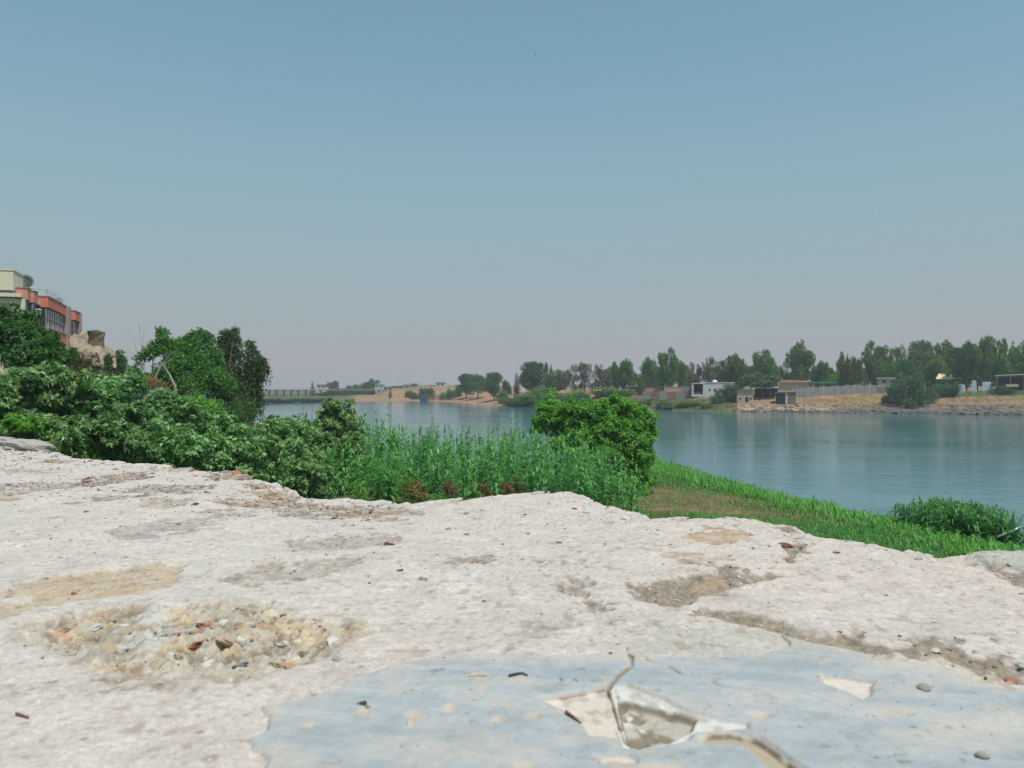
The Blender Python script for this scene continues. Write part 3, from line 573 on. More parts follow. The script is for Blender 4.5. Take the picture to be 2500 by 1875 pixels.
# grit: thousands of crumbs too small to pick apart, real geometry in three tones
RV = []
for me in [rock_mesh('stone', s, 6, .6, .3) for s in range(4)]:
    v = np.zeros(len(me.vertices) * 3); me.vertices.foreach_get('co', v); f = np.zeros(len(me.polygons) * 3, np.int32); me.loops.foreach_get('vertex_index', f); RV.append((v.reshape(-1, 3), f.reshape(-1, 3)))
rg = np.random.default_rng(606); dark_w = np.clip((0.42 - colr[..., 0]) * 4, 0, 1)
inview = (PY > 0.42) & (np.abs(PX) < PY * 0.72) & (FW.sb < -0.002)
def grit(name, n, mat, weight, s0, s1):
    wgt = (weight * inview * (rmag ** 1.2)).ravel(); pick = rg.choice(len(wgt), n, p=wgt / wgt.sum()); Vs, Fs, off = [], [], 0
    for i in pick:
        v0, f0 = RV[rg.integers(4)]; dd = rmag.ravel()[i]; sz = rg.uniform(s0, s1) * (0.55 + 0.45 * dd) * (1 + 1.2 * (rg.random() < .08)); a = rg.uniform(0, 6.28); c, sn = math.cos(a), math.sin(a)
        v = v0 * np.array([sz, sz * rg.uniform(.6, 1), sz * rg.uniform(.5, .9)]); v = np.stack([v[:, 0] * c - v[:, 1] * sn, v[:, 0] * sn + v[:, 1] * c, v[:, 2]], 1)
        Vs.append(v + np.array([PX.ravel()[i], PY.ravel()[i], WZ + ZW.ravel()[i] + sz * .05])); Fs.append(f0 + off); off += len(v)
    tag(link(name, np_mesh(name, np.concatenate(Vs), np.concatenate(Fs)), mat, wall), kind='stuff')
PALEG = plain('pale_grit', (0.40, 0.38, 0.35), .95, .3, 90, .2); BROWNG = plain('brown_grit', (0.17, 0.13, 0.10), .95, .35, 90, .2); TANG = plain('sand_grit', (0.36, 0.32, 0.26), .95, .3, 90, .2); REDG = plain('red_grit', (0.26, 0.10, 0.065), .95, .35, 90, .2)
grit('pale_grit', 1800, PALEG, 0.5 + 1.2 * dark_w + 0.5 * core, .0012, .0028); grit('brown_grit', 1200, BROWNG, 0.16 + 1.6 * dark_w + 0.5 * core, .0010, .0026); grit('red_grit', 240, REDG, 0.10 + 0.9 * dark_w + 0.9 * core, .0009, .0022)
cgi = np.flatnonzero((ccoat > 0.002).ravel() & (QY > .44).ravel() & (np.abs(QX) < QY * .72).ravel()); cgi = cgi[rg.integers(0, len(cgi), 150)]; Vs, Fs, off = [], [], 0
for i in cgi:
    v0, f0 = RV[rg.integers(4)]; sz = rg.uniform(.0004, .0010) * (1 + 1.0 * (rg.random() < .06)); Vs.append(v0 * sz + np.array([QX.ravel()[i], QY.ravel()[i], CT[..., 2].ravel()[i] + sz * .2])); Fs.append(f0 + off); off += len(v0)
tag(link('sand_grit', np_mesh('sand_grit', np.concatenate(Vs), np.concatenate(Fs)), TANG, wall), kind='stuff')
# pieces set in the wall
wsel = (core * (rmag ** .5)).ravel() * (core.ravel() > .6); pk = rg.choice(len(wsel), 46, p=wsel / wsel.sum()); emb = []
for (x, y, ww, hh, mt) in [(500,1505,34,22,BRICK),(480,1522,26,14,BRICK),(585,1507,30,22,BRICK),(485,1542,52,18,BRICK),(525,1535,28,10,BRICK),(515,1512,22,16,BRICK),(430,1533,20,10,BRICK),(455,1490,8,6,BRICK),
                           (550,1555,44,18,OCHRE),(262,1572,34,24,OCHRE),(335,1573,26,12,OCHRE),(320,1525,16,12,OCHRE),(620,1544,16,12,OCHRE),(693,1483,20,16,BRICK),(705,1512,20,14,MAROON),(730,1520,16,10,OCHRE),(642,1487,10,8,BRICK),
                           (43,1530,14,12,MAROON),(598,1570,12,8,MAROON),(570,1563,10,8,MAROON),(690,1540,42,20,WHITEST),(815,1545,34,26,WHITEST),(660,1530,20,16,GREYST),(400,1500,34,24,GREYST),(580,1610,40,24,GREYST),(600,1600,30,20,TANST),(500,1590,40,20,WHITEST),(375,1600,36,18,TANST),
                           (470,1475,12,8,GREYST),(790,1525,22,12,TANST),(860,1510,16,10,TANST),(740,1560,30,14,TANST),(440,1580,30,16,TANST),(230,1510,44,20,WHITEST),(200,1540,30,18,OCHRE),(170,1515,36,18,TANST),(300,1500,30,14,WHITEST),(350,1545,30,18,WHITEST),(300,1595,30,14,TANST),(630,1575,30,16,TANST),(670,1590,40,14,TANST),(545,1490,22,14,WHITEST),(610,1520,26,16,WHITEST),(700,1600,26,10,MAROON),(755,1592,26,10,MAROON),
                           (575,1153,34,10,BRICK),(470,1145,24,8,MAROON),(660,1196,26,12,OCHRE),(690,1205,30,14,OCHRE),(640,1212,24,10,OCHRE),(448,1226,12,8,BRICK),(475,1229,26,10,SOOT),(210,1163,30,8,MAROON),(300,1160,26,8,TANST),
                           (800,1225,18,7,BRICK),(835,1244,14,6,MAROON),(900,1225,30,9,OCHRE),(960,1236,16,8,WHITEST),(970,1250,14,8,WHITEST),(860,1275,18,8,OCHRE),(895,1265,26,8,OCHRE),(950,1323,40,10,MAROON),(975,1330,18,8,TANST),
                           (1165,1360,12,7,BRICK),(1180,1357,12,7,BRICK),(1195,1356,12,7,BRICK),(1152,1364,12,6,MAROON),(1208,1358,8,6,OCHRE),
                           (1925,1300,30,14,MAROON),(1912,1332,44,10,MAROON),(1950,1338,18,7,MAROON),(1640,1447,26,9,MAROON),(1760,1405,30,8,OCHRE),(1855,1390,10,8,MAROON),
                           (1970,1500,0,0,None),(2050,1540,14,8,SOOT),(2080,1570,16,9,SOOT),(2130,1582,20,10,WHITEST),(2330,1585,40,18,TANST),(2230,1565,18,9,SOOT),(2300,1570,16,8,MAROON),(2370,1600,16,9,SOOT),(2400,1615,20,10,TANST),(2430,1635,26,12,WHITEST),(2380,1585,16,8,TANST),(2200,1552,16,8,MAROON),(2290,1590,22,10,TANST),(2260,1590,14,8,SOOT),(2440,1610,20,10,SOOT),(2470,1640,24,12,TANST),(2410,1650,20,10,SOOT)]:
    if mt is not None: stone(x, y, ww * (1.25 if 1470 < y < 1660 and x < 900 else 1), hh * 1.1, mt, 'embedded_stone', wall, kind=int(x) % 4, sink=0.66 if (1470 < y < 1660 and x < 900) else 0.78)
CREAMST = plain('cream_stone', (0.43, 0.39, 0.31), .95, .2, 60, .4)
emb_m = [TANST, CREAMST, CREAMST, WHITEST, CREAMST, PEBB, TANST, WHITEST]
for i in pk:
    mt = emb_m[rg.integers(8)]; key = (ROCKS[i % 4].name, mt.name)
    if key not in mesh_cache: me = ROCKS[i % 4].copy(); me.name = 'embedded_stone'; me.materials.append(mt); mesh_cache[key] = me
    o = bpy.data.objects.new('embedded_stone', mesh_cache[key]); COL.objects.link(o); o.parent = wall; sz = rg.uniform(.003, .008)
    o.location = (PX.ravel()[i], PY.ravel()[i], WZ + ZW.ravel()[i] - sz * .3); o.scale = (sz, sz * rg.uniform(.6, 1), sz * rg.uniform(.6, 1)); o.rotation_euler = (rg.uniform(-.6, .6), rg.uniform(-.6, .6), rg.uniform(0, 6))
# loose things lying on the wall
for (x, y, ww, hh, mt, nm, lb, cat, sm) in [
    (2256,1681,44,20,PEBB,'pebble','flat brown pebble lying on the grey-blue coat, the farther of two','pebble',True),
    (2399,1849,34,24,PEBB,'pebble','round brown pebble on the grey-blue coat, the nearer of two','pebble',True),
    (1034,1408,26,9,GREYST,'stone_chip','small blue-grey stone chip lying flat on bare plaster','stone chip',False),
    (1182,1368,16,9,GREYST,'stone_chip','tiny blue-grey chip beside the red crumbs in a shallow hollow','stone chip',False),
    (1402,1247,15,8,BRICK,'brick_crumb','orange brick crumb near the top of the pale mound','brick crumb',False),
    (1280,1258,11,7,MAROON,'brick_crumb','dark red crumb below the top of the pale mound','brick crumb',False),
    (1333,1206,9,7,MAROON,'brick_crumb','dark red crumb right at the rim of the pale mound','brick crumb',False),
    (976,1388,18,6,MAROON,'brick_crumb','thin dark red crumb left of the blue-grey chip','brick crumb',False),
    (902,1420,9,6,BRICK,'brick_crumb','small orange crumb on the left slope of bare plaster','brick crumb',False),
    (1182,1462,12,7,BRICK,'brick_crumb','orange crumb on plain plaster below the blue-grey chips','brick crumb',False),
    (1600,1391,8,7,MAROON,'brick_crumb','bright red crumb above the brown dirt hollow','brick crumb',False),
    (1527,1268,28,14,WHITEST,'stone_chip','whitish flat stone chip near the right end of the mound','stone chip',False),
    (2043,1350,20,10,TANST,'stone_chip','tan oval chip alone on the pale right slope','stone chip',False),
    (1139,1252,14,10,PEBB,'stone_chip','brownish grey chip on the left flank of the mound','stone chip',False),
    (1095,1285,14,10,PEBB,'stone_chip','pinkish grey chip lower on the left flank of the mound','stone chip',False),
    (823,1597,26,14,PEBB,'stone_chip','dark brown chip at the right tip of the rubble hollow','stone chip',False),
    (2478,1642,50,22,BRICK,'brick_piece','broken red brick piece at the edge of the dirt band','brick piece',False),
    (2500,1622,30,18,WHITEST,'stone_chip','white lump resting beside the broken red brick piece','stone chip',False),
    (1491,1599,10,9,MAROON,'brick_crumb','maroon crumb on the grey-blue coat beside the crack','brick crumb',False),
    (887,1712,20,8,SOOT,'dead_insect','black speck-like dead insect on the grey-blue coat','insect',False),
    (211,1248,12,6,MAROON,'brick_crumb','small dark red crumb far out on the left plaster','brick crumb',False)]:
    stone(x, y, ww, hh, mt, nm, None, lb, cat, kind=int(x) % 4, sink=0.18, smooth=sm)
def twig(pts, rad, mat, label, px0=None):
    q = MB(); P3 = []
    for x, y in pts:
        X, Y = plan(x, y); P3.append((X, Y, wz(X, Y) + rad * 1.1))
    c = Vector(P3[0]); q.tube([Vector(p) - c for p in P3], [rad * (1 - 0.5 * i / (len(P3) - 1)) for i in range(len(P3))], 5)
    o = q.build('twig', mat); o.location = c; tag(o, label, 'twig')
twig([(40,1728),(55,1734),(70,1739)], 0.0011, MAROON, 'short reddish twig on the plaster at the lower left')
twig([(1243,1655),(1262,1648),(1275,1646),(1288,1653)], 0.0011, SOOT, 'thin dark twig lying near the upper rim of the grey-blue coat')
twig([(1382,1742),(1400,1753),(1418,1763)], 0.0013, MAROON, 'red-brown twig lying across the lower left of the open chip')
twig([(1462,1738),(1480,1748),(1494,1756)], 0.0011, MAROON, 'faded red twig near the middle of the open chip')
# block at the far left end of the wall
X, Y = plan(52, 1100); rb = rock_mesh('loose_block', 33, 14, 0.75, 0.13); rb.materials.append(BLOCKM)
o = link('loose_block', rb); o.location = (X, Y + 0.04, wz(X, Y) + 0.012); o.scale = (0.085, 0.06, 0.033); o.rotation_euler = (0, 0.12, 0.5)
tag(o, 'grey rounded stone block on the rim at the far left end of the wall', 'stone')
X, Y = plan(-30, 1094); o = link('loose_block', rb); o.location = (X, Y + 0.05, wz(X, Y) + 0.012); o.scale = (0.11, 0.07, 0.036); o.rotation_euler = (0, 0.0, 2.1)
tag(o, 'grey stone block half outside the frame beside the rounded one', 'stone')

# ------------------------------------------------------------------ foliage builders
def unit(v): return v / np.maximum(np.linalg.norm(v, axis=-1, keepdims=True), 1e-9)
def leaf_geo(C, A, Nn, L, Wd, fold=0.18):
    """Kite-shaped leaves: C base points, A axis, Nn normal."""
    A = unit(A); B = unit(np.cross(A, Nn)); U = np.cross(B, A)
    L = L[:, None]; Wd = Wd[:, None]
    mid = C + A * L * 0.45 + U * L * fold
    V = np.stack([C, mid + B * Wd * 0.5, C + A * L - U * L * 0.1, mid - B * Wd * 0.5], 1).reshape(-1, 3)
    n = len(C); q = np.arange(n)[:, None] * 4
    F = np.concatenate([q + np.array([[0, 1, 2]]), q + np.array([[0, 2, 3]])], 0)
    return V, F
def lobed_geo(C, A, Nn, L, Wd):
    """Three-lobed leaves that share their base point."""
    A = unit(A); B = unit(np.cross(A, Nn)); U = np.cross(B, A); n = len(C); L = L[:, None]; Wd = Wd[:, None]
    pts = [C, C + A * L * .5 + B * Wd * .17 + U * L * .10, C + A * L - U * L * .10, C + A * L * .5 - B * Wd * .17 + U * L * .10,
           C + A * L * .66 + B * Wd * .58 - U * L * .02, C + A * L * .66 - B * Wd * .58 - U * L * .02]
    V = np.stack(pts, 1).reshape(-1, 3); q = np.arange(n)[:, None] * 6
    F = np.concatenate([q + np.array([t]) for t in ((0, 1, 2), (0, 2, 3), (0, 4, 1), (0, 3, 5))], 0)
    return V, F
def rand_dir(n, r): return unit(r.normal(size=(n, 3)))

def rosettes(blobs, per_m2, leaf, r, lob=True, nleaf=7, up=0.5):
    """Leaf rosettes at twig tips spread over and inside the blobs (x, y, z, radius)."""
    Cs, As, Ns = [], [], []
    for (x, y, z, rad) in blobs:
        nt_ = max(6, int(per_m2 * 4 * math.pi * rad * rad))
        d = rand_dir(nt_, r); d[:, 2] = np.where(d[:, 2] < -0.35, -d[:, 2], d[:, 2]); d = unit(d * np.array([1, 1, .95]))
        rr = rad * (0.55 + 0.52 * r.random(nt_) ** 0.4); tip = np.array([x, y, z]) + d * rr[:, None]
        ax = unit(d + np.array([0, 0, up]) + 0.35 * r.normal(size=d.shape))
        o1 = unit(np.cross(ax, rand_dir(nt_, r))); o2 = np.cross(ax, o1)
        for k in range(nleaf):
            ph = 2 * math.pi * k / nleaf + r.uniform(-.4, .4, nt_); rad_ = o1 * np.cos(ph)[:, None] + o2 * np.sin(ph)[:, None]
            a = unit(rad_ + ax * r.uniform(-0.35, 0.55, nt_)[:, None])
            Cs.append(tip + rad_ * leaf * 0.12 + ax * r.uniform(-.6, .5, nt_)[:, None] * leaf); As.append(a); Ns.append(unit(ax - rad_ * 0.3 + 0.3 * r.normal(size=d.shape)))
    C = np.concatenate(Cs); A = np.concatenate(As); Nn = np.concatenate(Ns); L = leaf * r.uniform(0.65, 1.2, len(C))
    return (lobed_geo(C, A, Nn, L, L * 1.0) if lob else leaf_geo(C, A, Nn, L, L * 0.62))

def shell_leaves(blobs, per_m2, leaf, r, droop=0.0, asp=0.5):
    Cs, As, Ns = [], [], []
    for (x, y, z, rad) in blobs:
        n = max(10, int(per_m2 * 4 * math.pi * rad * rad)); d = rand_dir(n, r)
        C = np.array([x, y, z]) + d * (rad * (0.35 + 0.72 * r.random(n) ** 0.55))[:, None]
        C[:, 2] -= droop * rad * r.random(n) * 0.8
        a = unit(d + 0.8 * r.normal(size=d.shape) + np.array([0, 0, -2.5 * droop])); Cs.append(C); As.append(a); Ns.append(unit(d + np.array([0, 0, .6]) + 0.7 * r.normal(size=d.shape)))
    C = np.concatenate(Cs); L = leaf * r.uniform(.6, 1.3, len(C))
    return leaf_geo(C, np.concatenate(As), np.concatenate(Ns), L, L * asp)

def bpx(lst): return [tuple(W(x, y, D)) + (rp / FPX * D,) for x, y, rp, D in lst]

def limbs(base, blobs, r0, r, mat_n=6):
    q = MB(); base = np.array(base, float)
    top = np.mean([b[:3] for b in blobs], 0); fork = base + (top - base) * 0.35; fork[2] = base[2] + (top[2] - base[2]) * 0.4
    q.tube([np.zeros(3), (fork - base) * .5 + r.normal(size=3) * r0 * .6, fork - base], [r0, r0 * .8, r0 * .62], 7)
    for b in blobs:
        e = np.array(b[:3]) - base; s = fork - base; midp = (s + e) / 2 + r.normal(size=3) * 0.08 * np.linalg.norm(e - s); midp[2] += 0.05 * np.linalg.norm(e - s)
        q.tube([s, midp, e], [r0 * .5, r0 * .3, r0 * .1], 5)
    return q

def plant(name, label, cat, blobs_px, mat, style, leaf, dens, base_px=None, r0=0.1, seed=0, group=None, bark=BARK, crown='crown', trunk='trunk', strands=0, fillk=1.9, **kw):
    r = np.random.default_rng(seed); blobs = bpx(blobs_px)
    c = np.mean([b[:3] for b in blobs], 0); bx, by = (c[0], c[1]) if base_px is None else W(base_px[0], HY, base_px[1])[:2]
    base = np.array([bx, by, gz(bx, by)])
    o = thing(name, label, cat, base, 0, group)
    # fill between neighbouring blobs, then break them up so that the outline is uneven
    full = [tuple(b[:1]) + (b[1] + r.uniform(-.5, .5) * b[3],) + tuple(b[2:]) for b in blobs]
    for i in range(len(blobs)):
        for j in range(i):
            a, b2 = np.array(blobs[i]), np.array(blobs[j]); dd = np.linalg.norm(a[:3] - b2[:3])
            if 0.6 * (a[3] + b2[3]) < dd < fillk * (a[3] + b2[3]):
                mid_ = (a + b2) / 2; mid_[3] *= 0.85; mid_[1] += r.uniform(-.6, .6) * mid_[3]; full.append(tuple(mid_))
    sub = []
    for (x, y, z, rad) in full:
        sub.append((x, y, z, rad * 0.72))
        for d in rand_dir(7, r): sub.append((x + d[0] * rad * .68, y + d[1] * rad * .68, z + abs(d[2]) * rad * .62 - .12 * rad, rad * r.uniform(.26, .42)))
        for d in rand_dir(2 if name == 'fig_shrub' else 6, r): q_ = rad * r.uniform(.85, 1.22); sub.append((x + d[0] * q_, y + d[1] * q_, z + abs(d[2]) * q_ - .1 * rad, rad * r.uniform(.12, .22)))
    V, F = (rosettes if style == 'rosette' else shell_leaves)(sub, dens, leaf, r, **kw)
    if strands:
        Cs, As = [], []
        for (x, y, z, rad) in full:
            for _ in range(int(strands * rad * rad)):
                d = rand_dir(1, r)[0]; p = np.array([x, y, z]) + d * rad * np.array([.95, .95, .7]); ln = r.uniform(.5, 1.7); sway = d[:2] * .15
                for t in np.linspace(0, 1, 12): Cs.append(p + np.array([sway[0] * t, sway[1] * t, -ln * t]) + r.normal(size=3) * .05); As.append(np.array([0, 0, -1.0]) + r.normal(size=3) * .5)
        Cs = np.array(Cs); L = leaf * r.uniform(.7, 1.3, len(Cs)); V2, F2 = leaf_geo(Cs, np.array(As), unit(r.normal(size=Cs.shape)), L, L * .3); F = np.concatenate([F, F2 + len(V)]); V = np.concatenate([V, V2])
    cm = np_mesh(crown, V - base, F); link(crown, cm, mat, o)
    limbs(base, blobs, r0, r).build(trunk, bark, o)
    return o

# fig shrubs just behind the wall
FG = 'fig shrubs on the slope behind the wall'
figs = [('large leafy fig shrub at the far left edge beneath the dark tree', [(40,960,85,23),(120,940,70,24),(-40,980,90,22)], 23),
        ('low leafy fig shrub at the left hugging the wall rim', [(60,1075,70,19),(150,1085,60,19.5),(-20,1100,70,19)], 19),
        ('fig shrub with round top below the ruined masonry', [(235,975,70,26),(300,960,55,27),(190,1000,60,25)], 26),
        ('fig shrub in front of the round-topped one, beside a dark gap', [(260,1070,70,22),(330,1085,55,22.5),(210,1060,55,22)], 22),
        ('fig shrub below the grey dead branches', [(385,1005,65,29),(440,1020,60,29.5),(340,1030,55,28.5)], 29),
        ('fig shrub rising over the middle of the left wall rim', [(430,1100,75,24),(500,1110,65,24.5),(380,1130,50,24)], 24),
        ('fig shrub right of the middle left rim under the drooping tree', [(520,1050,55,31),(580,1065,55,31),(470,1050,50,30.5)], 31),
        ('fig shrub over the descending part of the wall rim', [(580,1130,75,26),(640,1120,65,26.5),(540,1150,50,26)], 26),
        ('small fig shrub with pointed tops against the water', [(690,1050,40,35),(645,1065,45,34),(735,1065,40,35)], 34.5),
        ('tall dark fig shrub standing out against the river', [(830,1030,50,36),(850,1085,55,36),(790,1070,50,35.5),(810,1000,30,36)], 36),
        ('fig shrub in deep shade beside the cane bed', [(720,1130,70,29),(770,1165,55,29.5),(670,1150,60,28.5)], 29)]
for i, (lb, bl, D) in enumerate(figs):
    cx = sum(b[0] for b in bl) / len(bl)
    low = [(x, y + 1.15 * rp, rp * .9, Dd + .3) for x, y, rp, Dd in bl]
    plant('fig_shrub', lb, 'shrub', bl + low, L_FIG, 'rosette', 0.19, 7.6 if D > 20 else 10.0, None, 0.07, 100 + i, FG, crown='foliage', trunk='stem')

plant('broadleaf_tree', 'dark broadleaf tree at the left edge in front of the apartment block', 'tree', [(20,800,65,33),(90,850,55,33),(-50,820,80,33),(60,890,70,32),(130,880,45,33)], L_DARK, 'rosette', 0.15, 16, (10, 33), 0.22, 201, lob=False)
plant('broadleaf_tree', 'dull green tree at the foot of the apartment block and ruin', 'tree', [(150,900,40,42),(190,890,32,43),(130,880,38,42),(165,935,45,41),(215,930,28,42)], L_FAROLIVE, 'shell', 0.14, 38, (160, 42), 0.16, 202)
plant('broadleaf_tree', 'bright green bushy tree left of the drooping tree', 'tree', [(392,810,13,58),(398,828,19,58),(374,858,24,58),(346,878,16,58),(418,850,20,58),(455,830,15,59),(482,818,16,60),(508,824,14,60),(440,868,30,58),(490,858,30,59),(532,880,26,60),(430,912,42,57),(492,918,44,58),(545,945,34,59),(462,955,44,57),(395,925,30,57),(350,930,20,57),(330,905,12,57)], L_MID, 'shell', 0.22, 26, (430, 57), 0.22, 203, asp=.6, fillk=1.35)
plant('weeping_tree', 'tall drooping dark tree at the bend of the river bank', 'tree', [(552,812,13,63),(572,812,12,63),(545,838,20,63),(576,842,17,63),(612,842,13,62),(612,868,20,62),(636,880,15,62),(640,910,16,62),(600,905,26,62),(560,880,24,63),(535,905,28,62),(650,905,10,62),(575,940,34,62),(612,945,26,62),(545,960,34,61),(590,985,38,61),(622,985,22,62)], L_WILLOW, 'shell', 0.26, 13, (585, 62), 0.24, 204, droop=0.5, asp=.3, strands=28, fillk=1.25)
plant('broadleaf_shrub', 'dark green shrub at the foot of the drooping tree', 'shrub', [(590,1010,40,56),(540,1010,40,54),(500,1000,36,52)], L_DARK, 'shell', 0.18, 24, None, 0.08, 205, crown='foliage', trunk='stem')
plant('broadleaf_shrub', 'yellow-green shrub among the fig shrubs below the bright tree', 'shrub', [(480,990,26,40),(450,985,22,40),(520,1000,22,41)], L_BRIGHT, 'shell', 0.16, 26, None, 0.06, 206, crown='foliage', trunk='stem')
plant('broadleaf_shrub', 'small yellow-green shrub low at the far left among figs', 'shrub', [(30,1040,26,18.5),(75,1048,22,18.5)], L_BRIGHT, 'rosette', 0.10, 30, None, 0.03, 207, crown='foliage', trunk='stem')
plant('mulberry_bush', 'large bright yellow-green bush rising above the cane bed beside the water', 'bush',
      [(1345,1005,42,47),(1330,1050,32,47),(1385,1040,34,47),(1455,1010,42,46),(1520,1005,44,46),(1565,1030,38,46),(1580,1075,34,46),(1500,1075,52,46),(1430,1080,50,45.5),(1545,1120,44,46),(1410,1125,34,44.5),(1450,1160,38,44.5),(1370,1095,28,45),(1500,978,14,46),(1490,1140,55,46),(1560,1180,40,46),(1540,1220,40,45.5)], L_BRIGHT, 'rosette', 0.18, 10, (1520, 46.3), 0.2, 208, lob=False, nleaf=8, fillk=1.5)

# dead branches left of the bright tree
bD = np.array([*W(392, HY, 55)[:2], gz(*W(392, HY, 55)[:2])])
o = thing('dead_tree', 'grey split dead trunk with thin bare twigs in front of the bright green tree', 'dead tree', bD); r = np.random.default_rng(5)
for foot in ((372, 950), (428, 945)):
    q = MB(); e3 = W(*foot, 55) - bD; t3 = W(396, 888, 55) - bD; q.tube([np.array([e3[0] * .8, e3[1], 0]), e3, (e3 + t3) / 2 + r.normal(size=3) * .08, t3], [.10, .10, .08, .05], 6); q.build('trunk', GREYBARK, o)
for st, en in [((396,888),(440,850)),((396,888),(430,868)),((396,890),(384,905)),((378,930),(345,905))]:
    q = MB(); s_ = W(*st, 55) - bD; e3 = W(*en, 55.2) - bD; md = (s_ + e3) / 2 + r.normal(size=3) * .12; q.tube([s_, md, e3], [.04, .025, .008], 5)
    for t in range(3): p = md + (e3 - md) * r.random(); q.tube([p, p + (e3 - s_) * .3 + r.normal(size=3) * .25], [.012, .005], 4)
    q.build('branch', GREYBARK, o)
bD = np.array([*W(350, HY, 60)[:2], gz(*W(350, HY, 60)[:2])]); o = thing('bare_sapling', 'faint bare twigs rising into the sky left of the bright green tree', 'sapling', bD); tp = W(352, 905, 60) - bD
q = MB(); q.tube([np.zeros(3), tp], [.05, .03], 6); q.build('trunk', GREYBARK, o)
for en in [(338,795),(326,820),(350,800),(312,850),(322,870),(345,840)]:
    q = MB(); e3 = W(*en, 60) - bD; md = tp + (e3 - tp) * .5 + r.normal(size=3) * .12; q.tube([tp, md, e3], [.022, .014, .006], 4)
    for t in range(3): p = md + (e3 - md) * r.random(); q.tube([p, p + (e3 - tp) * .25 + r.normal(size=3) * .2], [.008, .004], 4)
    q.build('branch', GREYBARK, o)
plant('dry_shrub', 'brown withered shrub at the foot of the split dead trunk', 'shrub', [(365,935,22,50),(395,945,22,50),(345,940,16,50)], L_DRY, 'shell', .12, 40, None, .04, 209, crown='foliage', trunk='stem')

# ------------------------------------------------------------------ giant cane bed
def blade(Pn, dirh, L, Wd, rise, n=4):
    """Arching ribbon leaves. Pn base, dirh horizontal unit direction."""
    ts = np.linspace(0, 1, n); side = np.stack([-dirh[:, 1], dirh[:, 0], np.zeros(len(dirh))], 1)
    rows = []
    for t in ts:
        c = Pn + np.concatenate([dirh[:, :2] * (L * t * (0.55 + 0.45 * (1 - rise)))[:, None], (L * (rise * t * 1.15 - (0.35 + rise * .55) * t * t * 1.1))[:, None]], 1)
        wv = (Wd * (1.0 if t < .01 else (1.25 * (1 - t) ** 0.75)) * .5 + 0.001)[:, None]
        rows += [c - side * wv, c + side * wv]
    V = np.stack(rows, 1).reshape(-1, 3); m = 2 * n; qd = np.arange(len(Pn))[:, None] * m
    F = np.concatenate([qd + np.array([[2 * k, 2 * k + 1, 2 * k + 3, 2 * k + 2]]) for k in range(n - 1)], 0)
    return V, F
def canes(pos, H, r, nleaf=19, leafL=0.86, leafW=0.122):
    n = len(pos); Vs, Fs, off = [], [], 0
    lean = r.normal(size=(n, 2)) * .06
    def at(t): return pos + np.concatenate([lean * (H * t * t)[:, None], (H * t)[:, None]], 1)
    ts = np.linspace(0, 1, 5); k3 = np.array([(math.cos(a), math.sin(a), 0) for a in (0, 2.1, 4.2)])
    V = np.stack([at(t)[:, None, :] + k3[None] * (0.016 * (1 - .7 * t)) for t in ts], 1).reshape(-1, 3)
    q = np.arange(n)[:, None] * 15; F = []
    for i in range(4):
        for k in range(3): F.append(q + np.array([[i * 3 + k, i * 3 + (k + 1) % 3, i * 3 + 3 + (k + 1) % 3, i * 3 + 3 + k]]))
    Vs.append(V); Fs.append(np.concatenate(F)); off += len(V); plane = r.uniform(0, math.pi, n)
    for j in range(nleaf):
        t = 0.22 + 0.76 * j / (nleaf - 1); a = plane + math.pi * (j % 2) + r.normal(size=n) * .4
        dh = np.stack([np.cos(a), np.sin(a), np.zeros(n)], 1); s = (1 - .45 * max(0, (t - .6) / .4)) * r.uniform(.75, 1.2, n)
        V, F = blade(at(t), dh, leafL * s, leafW * s, np.clip(.46 + .66 * t ** 4 + r.normal(size=n) * .14, .25, 1.2))
        Vs.append(V); Fs.append(F + off); off += len(V)
    return np.concatenate(Vs), np.concatenate(Fs)
r = np.random.default_rng(31)
def cane_pts(n, x0, x1, d0, d1, tops):
    px = r.uniform(x0, x1, n); D = r.uniform(d0, d1, n); X = (px - CX) / FPX * D
    z0 = terrain(X, D)[0]; ty = np.interp(px, *zip(*tops)); zt = CAMZ - (ty - HY) / FPX * D + r.normal(size=n) * .42 + .7 * fbm(X / 1.1, D / 1.1, 8, 3) - r.random(n) ** 2 * 1.0 + .42
    return np.stack([X, D, z0], 1), np.maximum(zt - z0, 1.2)
P1, H1 = cane_pts(400, 730, 1480, 38, 50, [(730,1045),(800,1048),(900,1052),(1000,1062),(1100,1075),(1200,1080),(1300,1072),(1400,1100),(1480,1130)])
P2, H2 = cane_pts(210, 735, 1560, 31, 38.5, [(735,1110),(900,1120),(1100,1130),(1350,1105),(1450,1110),(1560,1165)])
P3, H3 = cane_pts(45, 1560, 1582, 37, 44, [(1560,1175),(1582,1200)])
V, F = canes(np.concatenate([P1, P2]), np.concatenate([H1, H2]), r)
tag(link('cane_bed', np_mesh('cane_bed', V, F), L_CANE), 'dense bed of tall green canes with arching leaves on the river bank', kind='stuff')
cg = 'tall canes standing out above the cane bed'
